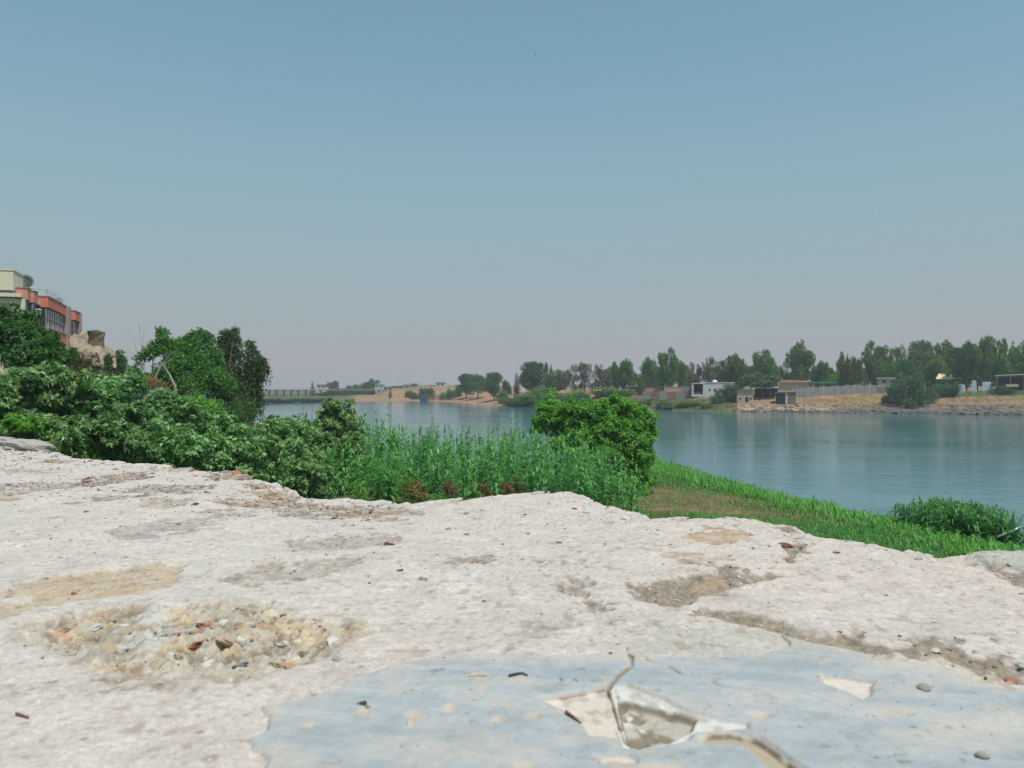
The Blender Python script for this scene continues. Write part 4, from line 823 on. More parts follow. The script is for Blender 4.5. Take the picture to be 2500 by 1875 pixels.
for k, (px, ty, D, lb) in enumerate([(945,1003,44,'tall cane above the bed nearest the dark fig shrub'),(982,1022,43,'cane above the bed beside the tallest left one'),(1063,1027,44,'broad cane top against the water left of the middle of the bed'),(1090,1037,42,'dark cane top right of the broad one'),(1122,1040,43,'thin spear-like cane above the middle of the bed'),
                                     (1160,1065,42,'short thin cane between the spear-like one and a bushier top'),(1190,1048,43,'bushy cane top right of the middle of the bed'),(1230,1062,42,'cane top right of the bushy one'),(1253,1058,43,'thin leaning cane nearest the bright bush'),(905,1040,42,'cane rising beside the foot of the dark fig shrub')]):
    X, Y, Z = W(px, ty, D); z0 = gz(X, Y); V, F = canes(np.array([[0., 0., 0.]]), np.array([Z - z0]), r, 20, .6, .05)
    o = thing('giant_cane', lb, 'cane', (X, Y, z0), 0, cg); link('leafy_stem', np_mesh('leafy_stem', V, F), L_CANE, o)
for k, (x, y, rp, D, mt, lb) in enumerate([(1010,1195,24,30,L_DRY,'dry orange-brown plant at the foot of the canes, leftmost'),(1092,1190,20,30,L_DRY,'dry orange-brown plant below the middle canes'),(1178,1195,16,30,L_DRY,'small dry brown plant right of the middle canes'),(1232,1190,15,30,L_DRY,'small dry brown plant nearest the bright bush'),
                                          (985,1185,30,30.3,L_BRIGHT,'light green weedy plant behind the leftmost dry plant'),(870,1203,26,29.5,L_BRIGHT,'light green weed between fig shrub and canes'),(1075,1222,24,29,L_BRIGHT,'light green weed just over the wall rim'),(1260,1185,20,30.3,L_FAROLIVE,'olive weed at the foot of the canes')]):
    plant('weed', lb, 'weed', [(x, y, rp, D), (x + rp * .6, y + rp * .9, rp * .8, D)], mt, 'shell', 0.09, 75, None, 0.02, 300 + k, crown='foliage', trunk='stem')

# ------------------------------------------------------------------ grass on the near bank
def grass_obj(name, n, region, h, wdt, mat, seed, label, dens=None, nseg=3, rise=(0.8, 1.25)):
    r = np.random.default_rng(seed); xs = np.array([p[0] for p in region]); ys = np.array([p[1] for p in region])
    px = r.uniform(xs.min(), xs.max(), n * 9); py = r.uniform(ys.min(), ys.max(), n * 9)
    s = poly_sd(px, py, region); k = (s + fbm(px / 1.5, py / 1.5, seed, 3) * 1.0 > 0) & (terrain(px, py)[1] > -0.6)
    if dens is not None: k &= r.random(len(px)) < dens(px, py)
    px, py = px[k][:n], py[k][:n]; z = terrain(px, py)[0]; m = len(px); a = r.uniform(0, 2 * math.pi, m)
    hh = h * r.uniform(.55, 1.2, m) * (1 + .45 * fbm(px / 1.3, py / 1.3, seed + 5, 3))
    V, F = blade(np.stack([px, py, z - .05], 1), np.stack([np.cos(a), np.sin(a), a * 0], 1), hh, np.full(m, wdt) * r.uniform(.7, 1.3, m), r.uniform(*rise, m), nseg)
    return tag(link(name, np_mesh(name, V, F), mat), label, kind='stuff')
NB = [(24,24),(22.2,33),(18.4,45),(16.3,55),(14.1,73),(7,92),(-10,118),(-14,112),(2,84),(7.5,62),(12.6,53),(13.8,44),(16,37),(17,28),(18,20)]
grass_obj('bank_grass', 14000, NB, 1.25, 0.06, L_GRASS, 61, 'tall green grass along the near water edge')
NB2 = [(2,36),(16,36),(16,44),(12.8,54),(8.5,64),(3,84),(-6,90),(-8,60)]
grass_obj('short_grass', 13000, NB2, 0.5, 0.035, L_GRASS, 62, 'short green grass on the near bank', dens=lambda x, y: 0.5 + 0.5 * sstep(0.6, -0.8, poly_sd(x, y, [(6, 38), (13.2, 39), (13.4, 44), (11.5, 48), (8.0, 50), (6, 50)])))
grass_obj('dry_grass', 2200, [(5,37),(13.6,38),(13.8,45),(11.8,49.5),(8.0,52),(5,52)], 0.32, 0.035, L_STRAW, 63, 'dry flattened grass on the near bank')
grass_obj('near_grass', 9000, [(9,24),(24,20),(23,30),(17.5,37),(8,38)], 0.5, 0.035, L_GRASS, 66, 'green grass on the slope just below the wall')
grass_obj('slope_grass', 9000, [(-26,6),(10,5),(24,16),(18,34),(2,36),(-10,32),(-22,26)], 0.4, 0.035, L_GRASS, 67, 'patchy grass on the slope at the foot of the wall')
grass_obj('dry_slope_grass', 5000, [(-26,6),(10,5),(24,16),(18,34),(2,36),(-10,32),(-22,26)], 0.35, 0.03, L_STRAW, 68, 'dry grass among the green on the slope at the foot of the wall')
grass_obj('pale_grass', 1800, [(13,37),(21,26),(24,24),(22,33),(18,44),(14,50)], 0.55, 0.04, L_GRASSY, 64, 'yellowish grass among the green bank grass')
# the rush clump at the right, and single stalks
def clump(name, label, pxc, D, wpx, top, nst, seed, mat=L_CANE):
    r = np.random.default_rng(seed); X, Y, _ = W(pxc, HY, D); z0 = gz(X, Y); ww = wpx / FPX * D / 2
    p = np.clip(r.normal(size=(nst, 2)), -2, 2) * np.array([ww * .48, 1.5]); zt = CAMZ - (top - HY) / FPX * D
    H = (zt - z0) * np.clip(1 - .45 * (np.abs(p[:, 0]) / ww) ** 1.5, .35, 1) * r.uniform(.75, 1.05, nst)
    V, F = canes(np.concatenate([p, terrain(X + p[:, 0], Y + p[:, 1])[0][:, None] - z0], 1), H, r, 16, .85, .095)
    o = thing(name, label, 'reeds', (X, Y, z0)); link('blades', np_mesh('blades', V, F), mat, o); return o
clump('reed_clump', 'thick clump of green reeds at the water edge near the white pole', 2350, 36.5, 235, 1226, 380, 71)
clump('reed_clump', 'smaller reed clump between the grassy bank and the thick clump', 2210, 38.5, 110, 1288, 100, 72)
clump('reed_clump', 'low reeds at the right frame edge below the white pole', 2515, 34, 60, 1330, 22, 73)
STALK = plain('dry_stalk', (0.07, 0.06, 0.05), .9, .3, 6, .2); POLE = plain('white_pole', (0.72, 0.76, 0.78), .4, .06, 3, .0)
def stalk(name, label, cat, pts, rad, mat):
    P3 = [W(*p) for p in pts]; q = MB(); q.tube([p - P3[0] for p in P3], rad, 6); o = q.build(name, mat, smooth=True); o.location = P3[0]; return tag(o, label, cat)
stalk('reed_stalk', 'dark upright stalk standing in the water beside the white pole', 'stalk', [(2437,1345,33.6),(2441,1300,33.6),(2443,1270,33.6),(2447,1243,33.6)], [.02,.022,.03,.022], STALK)
stalk('reed_stalk', 'thin dark stalk with bent tip left of the upright one', 'stalk', [(2405,1335,33.8),(2408,1285,33.8),(2409,1260,33.8),(2413,1250,33.8)], [.012,.014,.02,.012], STALK)
stalk('reed_stalk', 'lone thin stalk rising left of the thick reed clump', 'stalk', [(2229,1300,38),(2229,1260,38),(2230,1230,38)], [.012,.014,.022], STALK)
stalk('white_pole', 'slim white pole slanting out over the water from the bank', 'pole', [(2434,1311,33.5),(2470,1296,33.5),(2520,1276,33.5)], [.045,.045,.045], POLE)
# shore stones by the pole
for k in range(5):
    X, Y, _ = W(2460 + k * 14, HY, 35.5 - k * .25); o = bpy.data.objects.new('shore_rock', ROCKS[k % 4].copy()); o.data.materials.append(TANST if k % 2 == 0 else GREYST); COL.objects.link(o)
    o.location = (X, Y, gz(X, Y) + .1); o.scale = (.35, .3, .3); o.rotation_euler = (0, 0, k)
    tag(o, ('tan','grey')[k % 2] + ' shore rock below the white pole, ' + ('leftmost','second from left','third from left','fourth from left','rightmost')[k], 'rock', 'shore rocks below the white pole')

# ------------------------------------------------------------------ far trees
def far_crown(kind, seed, n):
    r = np.random.default_rng(seed); bl = []
    if kind == 'round':
        for k in range(17):
            z = r.uniform(.30, .88); rr = .36 * math.sqrt(max(.05, 1 - ((z - .55) / .48) ** 2)); a = r.uniform(0, 6.28); q = r.random() ** .5 * rr
            bl.append((q * math.cos(a), q * math.sin(a), z, r.uniform(.12, .21)))
    elif kind == 'tall':
        for k in range(20):
            z = r.uniform(.20, .93); rr = (.28 if z < .35 else .38) * (1 - max(0, z - .78) * 1.7); a = r.uniform(0, 6.28); q = r.random() ** .5 * rr
            bl.append((q * math.cos(a), q * math.sin(a), z, r.uniform(.10, .17)))
    elif kind == 'lollipop':
        for k in range(22):
            z = r.uniform(.22, .92); rr = np.interp(z, [.2, .45, .7, .95], [.10, .28, .42, .24]); a = r.uniform(0, 6.28); q = r.random() ** .5 * rr
            bl.append((q * math.cos(a), q * math.sin(a), z, r.uniform(.10, .17)))
    elif kind == 'feather':
        for k in range(26):
            z = r.uniform(.18, .93); rr = .44 * (1 - max(0, z - .6) * 1.1); a = r.uniform(0, 6.28); q = r.random() ** .5 * rr
            bl.append((q * math.cos(a), q * math.sin(a), z, r.uniform(.07, .13)))
    elif kind == 'cypress':
        for k in range(14):
            z = .06 + .86 * k / 13; bl.append((r.normal() * .05, r.normal() * .05, z, .26 * (1 - z) + .07))
    elif kind == 'umbrella':
        for k in range(20):
            a = r.uniform(0, 6.28); q = r.random() ** .5 * .42; bl.append((q * math.cos(a), q * math.sin(a), r.uniform(.55, .9) - q * .35, r.uniform(.08, .13)))
    else:
        for k in range(20):
            a = r.uniform(0, 6.28); q = r.random() ** .5 * .40; z = r.uniform(.08, 1) * (.86 - 1.0 * q); bl.append((q * math.cos(a), q * math.sin(a), z, r.uniform(.14, .22)))
    sat = []
    for b in bl:
        for d in rand_dir(3, r): sat.append((b[0] + d[0] * b[3], b[1] + d[1] * b[3], max(.04, b[2] + abs(d[2]) * b[3] * 1.1), b[3] * r.uniform(.22, .48)))
    bl = [(b[0], b[1], b[2], b[3] * .92) for b in bl] + sat
    per = n / sum(4 * math.pi * b[3] ** 2 for b in bl)
    V, F = shell_leaves(bl, per, .050 if kind != 'feather' else .042, r, asp=.75 if kind != 'feather' else .4)
    V[:, 2] = np.maximum(V[:, 2], 0.004)
    q = MB(); h0 = .32 if kind in ('round', 'feather') else .25
    q.tube([(0, 0, -.06), (.01, 0, h0 * .6), (0, .01, h0)], [.030, .024, .02], 6)
    for b in bl[:9]: q.tube([(0, 0.01, h0), ((b[0]) * .5, b[1] * .5, (h0 + b[2]) * .52), b[:3]], [.014, .009, .004], 4)
    return np_mesh('crown', V, F), q
CR = {}
for kd, n in (('round', 6000), ('tall', 5600), ('lollipop', 5600), ('feather', 5000), ('cypress', 1800), ('umbrella', 4200), ('bush', 5000)):
    CR[kd] = []
    for s in range(3 if kd != 'cypress' else 1):
        cmx, q = far_crown(kd, 500 + s + 10 * len(kd), n); tm = bpy.data.meshes.new('trunk'); tm.from_pydata(q.V, [], q.F); tm.materials.append(BARK); CR[kd].append((cmx, tm))
cm_cache = {}
FPXs = np.array([(x, D) for x, D in far_px], float)
def shoreD(px): return float(np.interp(px, FPXs[:, 0], FPXs[:, 1], right=190))
tcount = [0]
def ftree(kind, mat, px, top, wpx, off, label, group='trees along the far bank', cat='tree', name=None, D=None, depth=1.0):
    D = D if D is not None else shoreD(px) + off
    X, Y, Zt = W(px, top, D); z0 = gz(X, Y); H = max(Zt - z0, 0.8) * (1.03 if kind == 'bush' else 0.98); wd = wpx / FPX * D / .86
    v = tcount[0] % len(CR[kind]); tcount[0] += 1
    o = thing(name or ('bush' if kind == 'bush' else 'tree'), label, cat, (X, Y, z0 - .05), PyR.uniform(0, 6.28), group, (wd, wd * depth, H))
    cme = CR[kind][v][0]
    if len(cme.materials) == 0: cme.materials.append(mat)
    c = link('foliage' if kind == 'bush' else 'crown', cme, None, o); c.material_slots[0].link = 'OBJECT'; c.material_slots[0].material = mat
    link('stem' if kind == 'bush' else 'trunk', CR[kind][v][1], None, o)
    return o
D_, M_, G_, O_, T_ = L_FARDARK, L_FARMID, L_FARGREY, L_FAROLIVE, L_TEAL
for a in [
    ('round',D_,1138,914,38,26,'dark tree on the clay bluff, left of a close pair'),('round',D_,1166,915,46,28,'broad dark tree on the clay bluff, right of a close pair'),('bush',D_,1119,936,18,30,'small dark tree left of the close pair on the bluff'),
    ('round',D_,1207,911,44,24,'dark flat-topped tree above the red clay slope'),('round',D_,1238,929,24,30,'small dark tree behind the flat-topped one on the bluff'),('cypress',O_,1261,911,22,26,'slim pointed olive tree standing alone on the bluff'),
    ('round',D_,1302,886,60,30,'big dark tree beside the slim pointed one'),('tall',D_,1336,888,22,36,'narrow dark spire at the right shoulder of the big dark tree'),('round',G_,1355,904,62,30,'grey-green rounded tree right of the big dark tree'),
    ('feather',O_,1402,892,44,34,'thin brownish feathery tree behind the cane-covered bank'),('feather',O_,1428,885,40,36,'tallest of the brownish feathery trees'),('feather',O_,1461,889,36,34,'brownish feathery tree at the right end of its row'),
    ('tall',D_,1504,886,28,34,'dark narrow tree right of the feathery row'),('round',M_,1534,880,42,36,'green pointed tree beside the dark narrow one'),('round',M_,1580,876,58,38,'wide green tree left of the tall willow-like tree'),
    ('tall',M_,1632,855,54,24,'tall bright willow-like tree in front of the salmon shed'),('round',M_,1665,884,34,34,'green tree at the right shoulder of the willow-like tree'),
    ('feather',O_,1703,884,40,46,'olive feathery tree behind the white house porch'),('feather',G_,1731,874,30,50,'grey spiky tree top behind the white house'),('feather',G_,1762,878,40,48,'grey feathery tree right behind the white house'),
    ('round',D_,1800,867,54,44,'dark round tree right of the white house'),('lollipop',M_,1862,847,60,46,'tall forked green tree behind the feathery tamarisk'),('round',M_,1888,872,34,50,'green tree filling the right side of the forked one'),
    ('umbrella',G_,1862,905,94,20,'wide grey-green feathery tree shading the shelter on the bank'),('feather',G_,1920,882,40,56,'grey feathery tree between the two tallest far trees'),('lollipop',M_,1958,841,62,48,'tallest far tree with narrow base and round crown'),
    ('round',D_,2000,884,46,60,'dark green tree behind the teal roof'),('bush',M_,2030,890,56,58,'bright green tree mass behind the teal roof'),('tall',D_,2058,862,26,66,'small dark leaning crown sticking up above its neighbours'),
    ('round',D_,2076,874,62,38,'big dark tree at the right end of the grey fence'),('tall',D_,2137,838,62,52,'broad dark tree above the beige house'),('feather',M_,2192,846,56,56,'sparse green tree with see-through top'),
    ('round',M_,2158,880,60,46,'green tree leaning over the beige house'),('round',M_,2250,836,56,58,'green tree crown high behind the blue-green bush'),('round',G_,2262,856,78,44,'wide grey-green tree above the blue-green bush'),
    ('round',M_,2318,836,66,56,'green tree behind the cream roofs'),('tall',D_,2358,842,58,32,'dark tree with visible trunk beside the pale stalls'),('round',M_,2375,838,50,56,'green tree behind the dark trunked tree'),
    ('tall',M_,2400,830,54,46,'bright tree left of the white canopy roof'),('tall',D_,2436,838,44,50,'dark tree above the left end of the white canopy'),('tall',M_,2456,831,34,56,'highest tree top above the white canopy'),
    ('round',M_,2490,838,60,48,'green tree over the right end of the white canopy'),('round',D_,2220,880,60,40,'dark tree between the beige house and the blue-green bush'),('round',D_,2300,880,60,38,'shaded tree left of the cream roofs'),('round',M_,2440,866,56,36,'yellowish green tree just above the white canopy'),
    ('round',M_,2550,845,80,46,'green tree beyond the right end of the canopy'),('round',D_,2640,840,90,50,'dark tree farther right beyond the canopy')]:
    ftree(*a)
LM = [(1200, 'the clay bluff'), (1320, 'the overgrown bank'), (1490, 'the pale pergola'), (1590, 'the salmon shed'), (1740, 'the white house'), (1850, 'the lumpy tarpaulin shelter'), (1940, 'the pink roofed building'), (2020, 'the teal roof'), (2080, 'the parked white car'), (2160, 'the beige house'), (2225, 'the blue-green bush'), (2315, 'the cream roofs'), (2400, 'the tarpaulin stalls'), (2490, 'the white canopy')]
rf = np.random.default_rng(404); seen_lb = {}
for px in np.linspace(1490, 2540, 34):
    px = float(px + rf.uniform(-9, 9)); lm = min(LM, key=lambda t: abs(t[0] - px))[1]; side = 'left of' if px < dict((b, a) for a, b in LM)[lm] else 'right of'
    kd = ('feather', 'round', 'round', 'tall')[rf.integers(4)]; mt = (G_, O_, M_, D_)[rf.integers(4)]; tone = {id(G_): 'grey-green', id(O_): 'olive', id(M_): 'mid-green', id(D_): 'dark green'}[id(mt)]
    hgt = rf.uniform(890, 912) if px < 2110 else rf.uniform(862, 888); key = (tone, side, lm); seen_lb[key] = seen_lb.get(key, 0) + 1
    rank = ('nearest ', 'second ', 'third ')[seen_lb[key] - 1]
    ftree(kd, mt, px, hgt, rf.uniform(44, 66), rf.uniform(64, 84), f'{rank}{tone} back-row tree behind and {side} {lm}', group='back row of trees beyond the far bank')
bg_ = 'bushes along the far bank'
for a in [
    ('bush',M_,1258,962,74,4,'green bush at the left tip of the green bank'),('bush',M_,1310,950,100,8,'green bush in the middle of the overgrown bank'),('bush',M_,1322,939,66,16,'bright green bush on top of the overgrown bank'),
    ('bush',T_,1362,948,70,6,'teal bush right of the middle of the overgrown bank'),('bush',L_BRIGHT,1405,943,48,18,'yellow-green bush at the right top of the overgrown bank'),('bush',T_,1415,953,60,6,'teal bush at the water below the yellow-green one'),
    ('bush',M_,1495,936,80,20,'low green bush behind the pale pergola'),('bush',T_,1290,966,76,3,'low teal bush touching the water'),('bush',M_,1345,970,84,3,'low wide green bush at the water, right neighbour of the low teal one'),
    ('bush',D_,1620,972,36,4,'dark bush at the water below the tall willow-like tree'),('bush',M_,1682,974,56,7,'green shrub at the water below the white house'),('bush',T_,1785,931,64,18,'blue-green bush at the right wall of the white house'),
    ('bush',T_,1755,955,36,13,'blue-green bush in front of the white house'),('bush',M_,1728,982,30,5,'small green shrub on the orange bank'),('bush',T_,2218,900,80,10,'large dense blue-green bush near the water'),
    ('bush',T_,2262,928,44,12,'grey-green bush at the right side of the large blue-green one'),('bush',T_,2310,920,54,20,'blue-green bush below the cream roofs'),('bush',M_,2163,960,18,11,'small bright bush on the golden slope'),
    ('bush',T_,2448,930,40,22,'blue-green bush in front of the white canopy'),('bush',M_,2225,972,26,6,'low shadowed bush beside the large blue-green one'),('bush',M_,1565,915,18,22,'narrow bush at the left wall of the salmon shed'),
    ('bush',O_,1640,985,40,3,'olive scrub at the water right of the dark bush'),('bush',O_,1560,975,50,6,'olive scrub on the slope below the salmon shed'),
    ('bush',M_,1227,947,26,14,'small green bush on the clay slope'),('bush',D_,1042,934,34,12,'round dark bush above the old jetty'),('bush',D_,1102,940,22,14,'round dark bush at the landward end of the jetty'),('bush',M_,1083,954,18,12,'low bush between the two round ones above the jetty'),
    ('bush',D_,999,946,18,10,'dark bush on the sandy slope left of the jetty'),('cypress',D_,953,948,12,6,'small pointed tree on the sandy shore'),('bush',M_,1012,955,20,6,'faint low bush on the sandy slope'),
    ('bush',T_,650,968,70,6,'hazy green bush at the far waterline beneath the bridge, leftmost'),('bush',T_,690,972,60,4,'hazy green bush at the far waterline beneath the bridge, second'),('bush',T_,735,970,70,6,'hazy green bush at the far waterline beneath the bridge, third'),('bush',T_,780,968,60,6,'hazy green bush at the far waterline beneath the bridge, rightmost')]:
    ftree(*a, group=bg_, cat='bush')
fg_ = 'hazy trees behind the bridge'
for a in [
    ('cypress',D_,763,932,16,0,'pointed hazy tree at the bridge'),('round',D_,815,930,32,0,'leaning hazy tree left of the dome-shaped one'),('bush',D_,860,928,52,0,'dome-shaped hazy tree behind the bridge'),('round',D_,895,932,26,0,'hazy tree right of the dome-shaped one'),
    ('tall',D_,908,926,14,0,'narrow hazy tree above the bridge'),('feather',G_,920,928,34,0,'thin hazy tree at the right of the bridge'),('bush',D_,940,940,40,0,'low hazy tree mass right of the bridge'),('bush',D_,975,941,36,0,'low hazy tree at the foot of the sandy hill'),
    ('bush',D_,1010,941,30,0,'low hazy tree on the skyline left of the round jetty bush'),('bush',D_,1060,940,26,0,'low hazy tree on the skyline behind the jetty'),('bush',M_,1125,938,30,0,'low hazy tree on the skyline behind the small bluff tree'),('bush',D_,800,950,60,0,'hazy scrub under the bridge, left'),('bush',D_,850,952,70,0,'hazy scrub under the bridge, middle'),('bush',D_,905,952,70,0,'hazy scrub under the bridge, right')]:
    ftree(*a, group=fg_, D=505 + (a[2] * 7 % 23))

# gravel, stones and dry grass on the far bank
r = np.random.default_rng(77)
def scatter_rocks(n, x0, x1, d0, d1, s0, s1):
    px = r.uniform(x0, x1, n); Dv = np.interp(px, FPXs[:, 0], FPXs[:, 1]) + r.uniform(d0, d1, n); X = (px - CX) / FPX * Dv; z = terrain(X, Dv)[0]
    Vs, Fs, off = [], [], 0
    for k in range(n):
        me = RV[k % 4]; s = r.uniform(s0, s1) * (1 + (r.random() < .06) * 1.3); a = r.uniform(0, 6.28); c, sn = math.cos(a), math.sin(a)
        v = me[0] * np.array([s, s * r.uniform(.6, 1), s * r.uniform(.5, .9)]); v = np.stack([v[:, 0] * c - v[:, 1] * sn, v[:, 0] * sn + v[:, 1] * c, v[:, 2]], 1) + np.array([X[k], Dv[k], z[k]])
        Vs.append(v); Fs.append(me[1] + off); off += len(v)
    return np.concatenate(Vs), np.concatenate(Fs)
RUBM = plain('bank_stone', (0.135, 0.13, 0.115), .95, .45, .35, .3)
V, F = scatter_rocks(1500, 1800, 2560, -.6, 10, .12, .45); tag(link('bank_rubble', np_mesh('bank_rubble', V, F), RUBM), 'grey rubble along the far waterline', kind='stuff')
V, F = scatter_rocks(900, 1790, 2560, -.8, 2.2, .15, .6); tag(link('dark_rubble', np_mesh('dark_rubble', V, F), plain('wet_stone', (0.075, 0.07, 0.06), .8, .4, .5, .2)), 'dark wet stones at the far waterline', kind='stuff')
def far_tufts(name, n, x0, x1, d0, d1, h, mat, seed, label):
    r = np.random.default_rng(seed); px = r.uniform(x0, x1, n); Dv = np.interp(px, FPXs[:, 0], FPXs[:, 1]) + r.uniform(d0, d1, n); X = (px - CX) / FPX * Dv
    k = fbm(X / 4, Dv / 4, seed, 3) > -.25; X, Dv = X[k], Dv[k]; z = terrain(X, Dv)[0]; m = len(X); a = r.uniform(0, 6.28, m)
    V, F = blade(np.stack([X, Dv, z - .05], 1), np.stack([np.cos(a), np.sin(a), a * 0], 1), h * r.uniform(.5, 1.3, m), np.full(m, .16), r.uniform(.7, 1.2, m), 3)
    tag(link(name, np_mesh(name, V, F), mat), label, kind='stuff')
far_tufts('dry_scrub', 6000, 1960, 2560, 8, 24, .6, L_STRAW, 81, 'golden dry grass on the far slope')
far_tufts('bank_scrub', 6500, 1500, 1800, 0, 20, .9, L_FAROLIVE, 82, 'olive scrub on the far bank below the sheds')
far_tufts('green_scrub', 3500, 1430, 1800, 0, 16, 1.0, L_FARMID, 83, 'green scrub at the far waterline')
far_tufts('clay_scrub', 900, 1080, 1240, 8, 30, .6, L_STRAW, 84, 'dry grass on the clay bluff')
far_tufts('terrace_scrub', 3000, 2300, 2560, 19, 30, .9, L_FARMID, 85, 'green plants along the terrace edge')

# ------------------------------------------------------------------ far bank structures
WHITEW = plain('white_wall', (0.50, 0.52, 0.53), .85, .12, .6, .1); BEIGEW = plain('beige_wall', (0.42, 0.35, 0.27), .9, .15, .6, .1); SALMON = plain('salmon_wall', (0.48, 0.27, 0.20), .9, .12, .5, .1)
REDROOF = plain('red_roof', (0.50, 0.12, 0.085), .8, .2, .8, .1); PINKROOF = plain('pink_roof', (0.52, 0.33, 0.28), .8, .2, .5, .1); GREYW = plain('grey_concrete', (0.20, 0.215, 0.215), .9, .2, .4, .15)
DARKW = plain('dark_interior', (0.020, 0.018, 0.018), .9, .3, 1, .0); TEALM = plain('teal_sheet', (0.04, 0.24, 0.22), .6, .2, .6, .05); WHITES = plain('white_sheet', (0.70, 0.72, 0.72), .6, .1, .4, .05)  # near-black: shade painted into openings and under roofs, also plain black parts
CREAM = plain('cream_canvas', (0.62, 0.52, 0.32), .85, .12, .8, .1); BROWNW = plain('brown_wall', (0.20, 0.135, 0.095), .9, .3, .5, .15); PALEBLUE = plain('pale_blue_tarp', (0.42, 0.50, 0.58), .7, .2, 1.2, .1); GLASS = plain('dark_glass', (0.035, 0.045, 0.05), .15, .1, 1, 0, 0, .6)
METAL = plain('grey_metal', (0.30, 0.30, 0.30), .5, .2, 2, .05, .4)
def B(name, mat, parent, *boxes, jit=0.0):
    q = MB()
    for b in boxes: q.box(*b, jit=jit)
    return q.build(name, mat, parent)
def place(name, label, cat, x0, x1, ybase, ytop, off, rot=0.0, group=None):
    """Frame of a structure spanning pixels x0..x1; local x along its front, y away, z up from the ground."""
    xc = (x0 + x1) / 2; D = shoreD(xc) + off; X, Y, zt = W(xc, ytop, D); z0 = gz(X, Y); w = (x1 - x0) / FPX * D
    o = thing(name, label, cat, (X, Y, z0 - .1), -math.atan2(X, Y) + rot, group); return o, w, zt - z0 + .1
# white house
o, w, h = place('white_house', 'low white flat-roofed house with a dark open porch on the far bank', 'house', 1690, 1792, 957, 935, 26)
xp = -w / 2 + w * .31
B('wall', WHITEW, o, (xp, w / 2, 0, 7, 0, h)); B('porch_floor', WHITEW, o, (-w / 2, xp - .02, -.4, 7, 0, .75))
B('porch_back', DARKW, o, (-w / 2, xp - .02, 4, 4.2, .76, h - .35))
for x in (-w / 2, xp - .62): B('porch_post', WHITEW, o, (x, x + .6, -.4, .2, .76, h - .3))
B('roof', WHITEW, o, (-w / 2 - .1, xp - .03, -.5, 7, h - .28, h - .02)); B('parapet', WHITEW, o, (xp - .05, w / 2 + .1, -.12, 7.1, h + .01, h + .25))
for k, (x, z, ww, hh) in enumerate([(xp + 1.2, 1.9, .5, .6), (xp + 2.8, 1.6, .6, .9), (xp + 4.6, 1.2, .7, 1.3), (xp + 6.6, 1.7, .5, .7)]):
    f = B('window', DARKW, o, (x, x + ww, -.06, .1, z, z + hh))
t = thing('water_tank', 'white domed water tank on the flat roof of the white house', 'tank', (o.location[0] + 1.0, o.location[1] + 2.0, o.location[2] + h + .25))
q = MB(); q.tube([(0, 0, 0), (0, 0, .45), (0, 0, .7)], [.75, .75, .35], 12); q.build('tank_body', WHITES, t, True)
# salmon shed, walls beside it
o, w, h = place('shed', 'salmon shed with curved red roof behind the tall willow-like tree', 'shed', 1572, 1622, 957, 938, 26)
B('wall', SALMON, o, (-w / 2, w / 2, 0, 5, 0, h - .6)); q = MB()
for k in range(6):
    a0, a1 = math.pi * k / 6, math.pi * (k + 1) / 6; f = lambda a: (-math.cos(a) * (w / 2 + .25), h - .58 + .65 * math.sin(a))
    (xa, za), (xb, zb) = f(a0), f(a1); q.add([(xa, -.4, za), (xb, -.4, zb), (xb, 5.3, zb), (xa, 5.3, za), (xa, -.4, za + .08), (xb, -.4, zb + .08), (xb, 5.3, zb + .08), (xa, 5.3, za + .08)], [(3, 2, 1, 0), (4, 5, 6, 7), (0, 1, 5, 4), (2, 3, 7, 6), (1, 2, 6, 5), (3, 0, 4, 7)])
q.build('roof', REDROOF, o); B('door', BROWNW, o, (-.2, .8, -.05, .1, .1, 2.0))
o, w, h = place('low_building', 'long low brown building left of the salmon shed', 'building', 1528, 1570, 962, 944, 24)
B('wall', BROWNW, o, (-w / 2, w / 2, 0, 4, 0, h)); B('roof', GREYW, o, (-w / 2 - .2, w / 2 + .2, -.3, 4.2, h + .003, h + .15)); [B('window', DARKW, o, (x, x + .8, -.05, .1, 1.0, 1.8)) for x in (-1.8, .4)]
o, w, h = place('garden_wall', 'pinkish plastered yard wall between the shed and the white house', 'wall', 1624, 1664, 958, 945, 24)
B('wall_panel', SALMON, o, (-w / 2, w / 2, 0, .3, 0, h)); B('coping', PINKROOF, o, (-w / 2, w / 2, -.06, .36, h + .002, h + .12))
o, w, h = place('garden_wall', 'grey yard wall joining the left porch post of the white house', 'wall', 1664, 1689, 958, 943, 25)
B('wall_panel', GREYW, o, (-w / 2, w / 2, 0, .3, 0, h)); B('coping', BEIGEW, o, (-w / 2, w / 2, -.06, .36, h + .002, h + .12))
o, w, h = place('retaining_wall', 'low dark retaining wall along the bank below the white house', 'wall', 1570, 1770, 967, 957, 20)
for k in range(10): B('wall_panel', BROWNW if k % 2 else GREYW, o, (-w / 2 + w * k / 10, -w / 2 + w * (k + 1) / 10 - .05, .1 * (k % 2), .6, 0, h + .15 * (k % 3)))
# pergola
o, w, h = place('pergola', 'pale flat-roofed pergola on posts at the edge of the overgrown bank', 'pergola', 1452, 1532, 962, 953, 20)
B('roof', WHITES, o, (-w / 2, w / 2, -1.6, 2.2, h - .15, h))
for k in range(5):
    for y in (-1.4, 2.0): x = -w / 2 + .2 + (w - .5) * k / 4; B('post', BROWNW, o, (x, x + .14, y, y + .14, 0, h - .153))
B('shade_backing', DARKW, o, (-w / 2, w / 2, 2.3, 2.4, 0, h - .2))  # added dark sheet paints the shade under the pergola roof
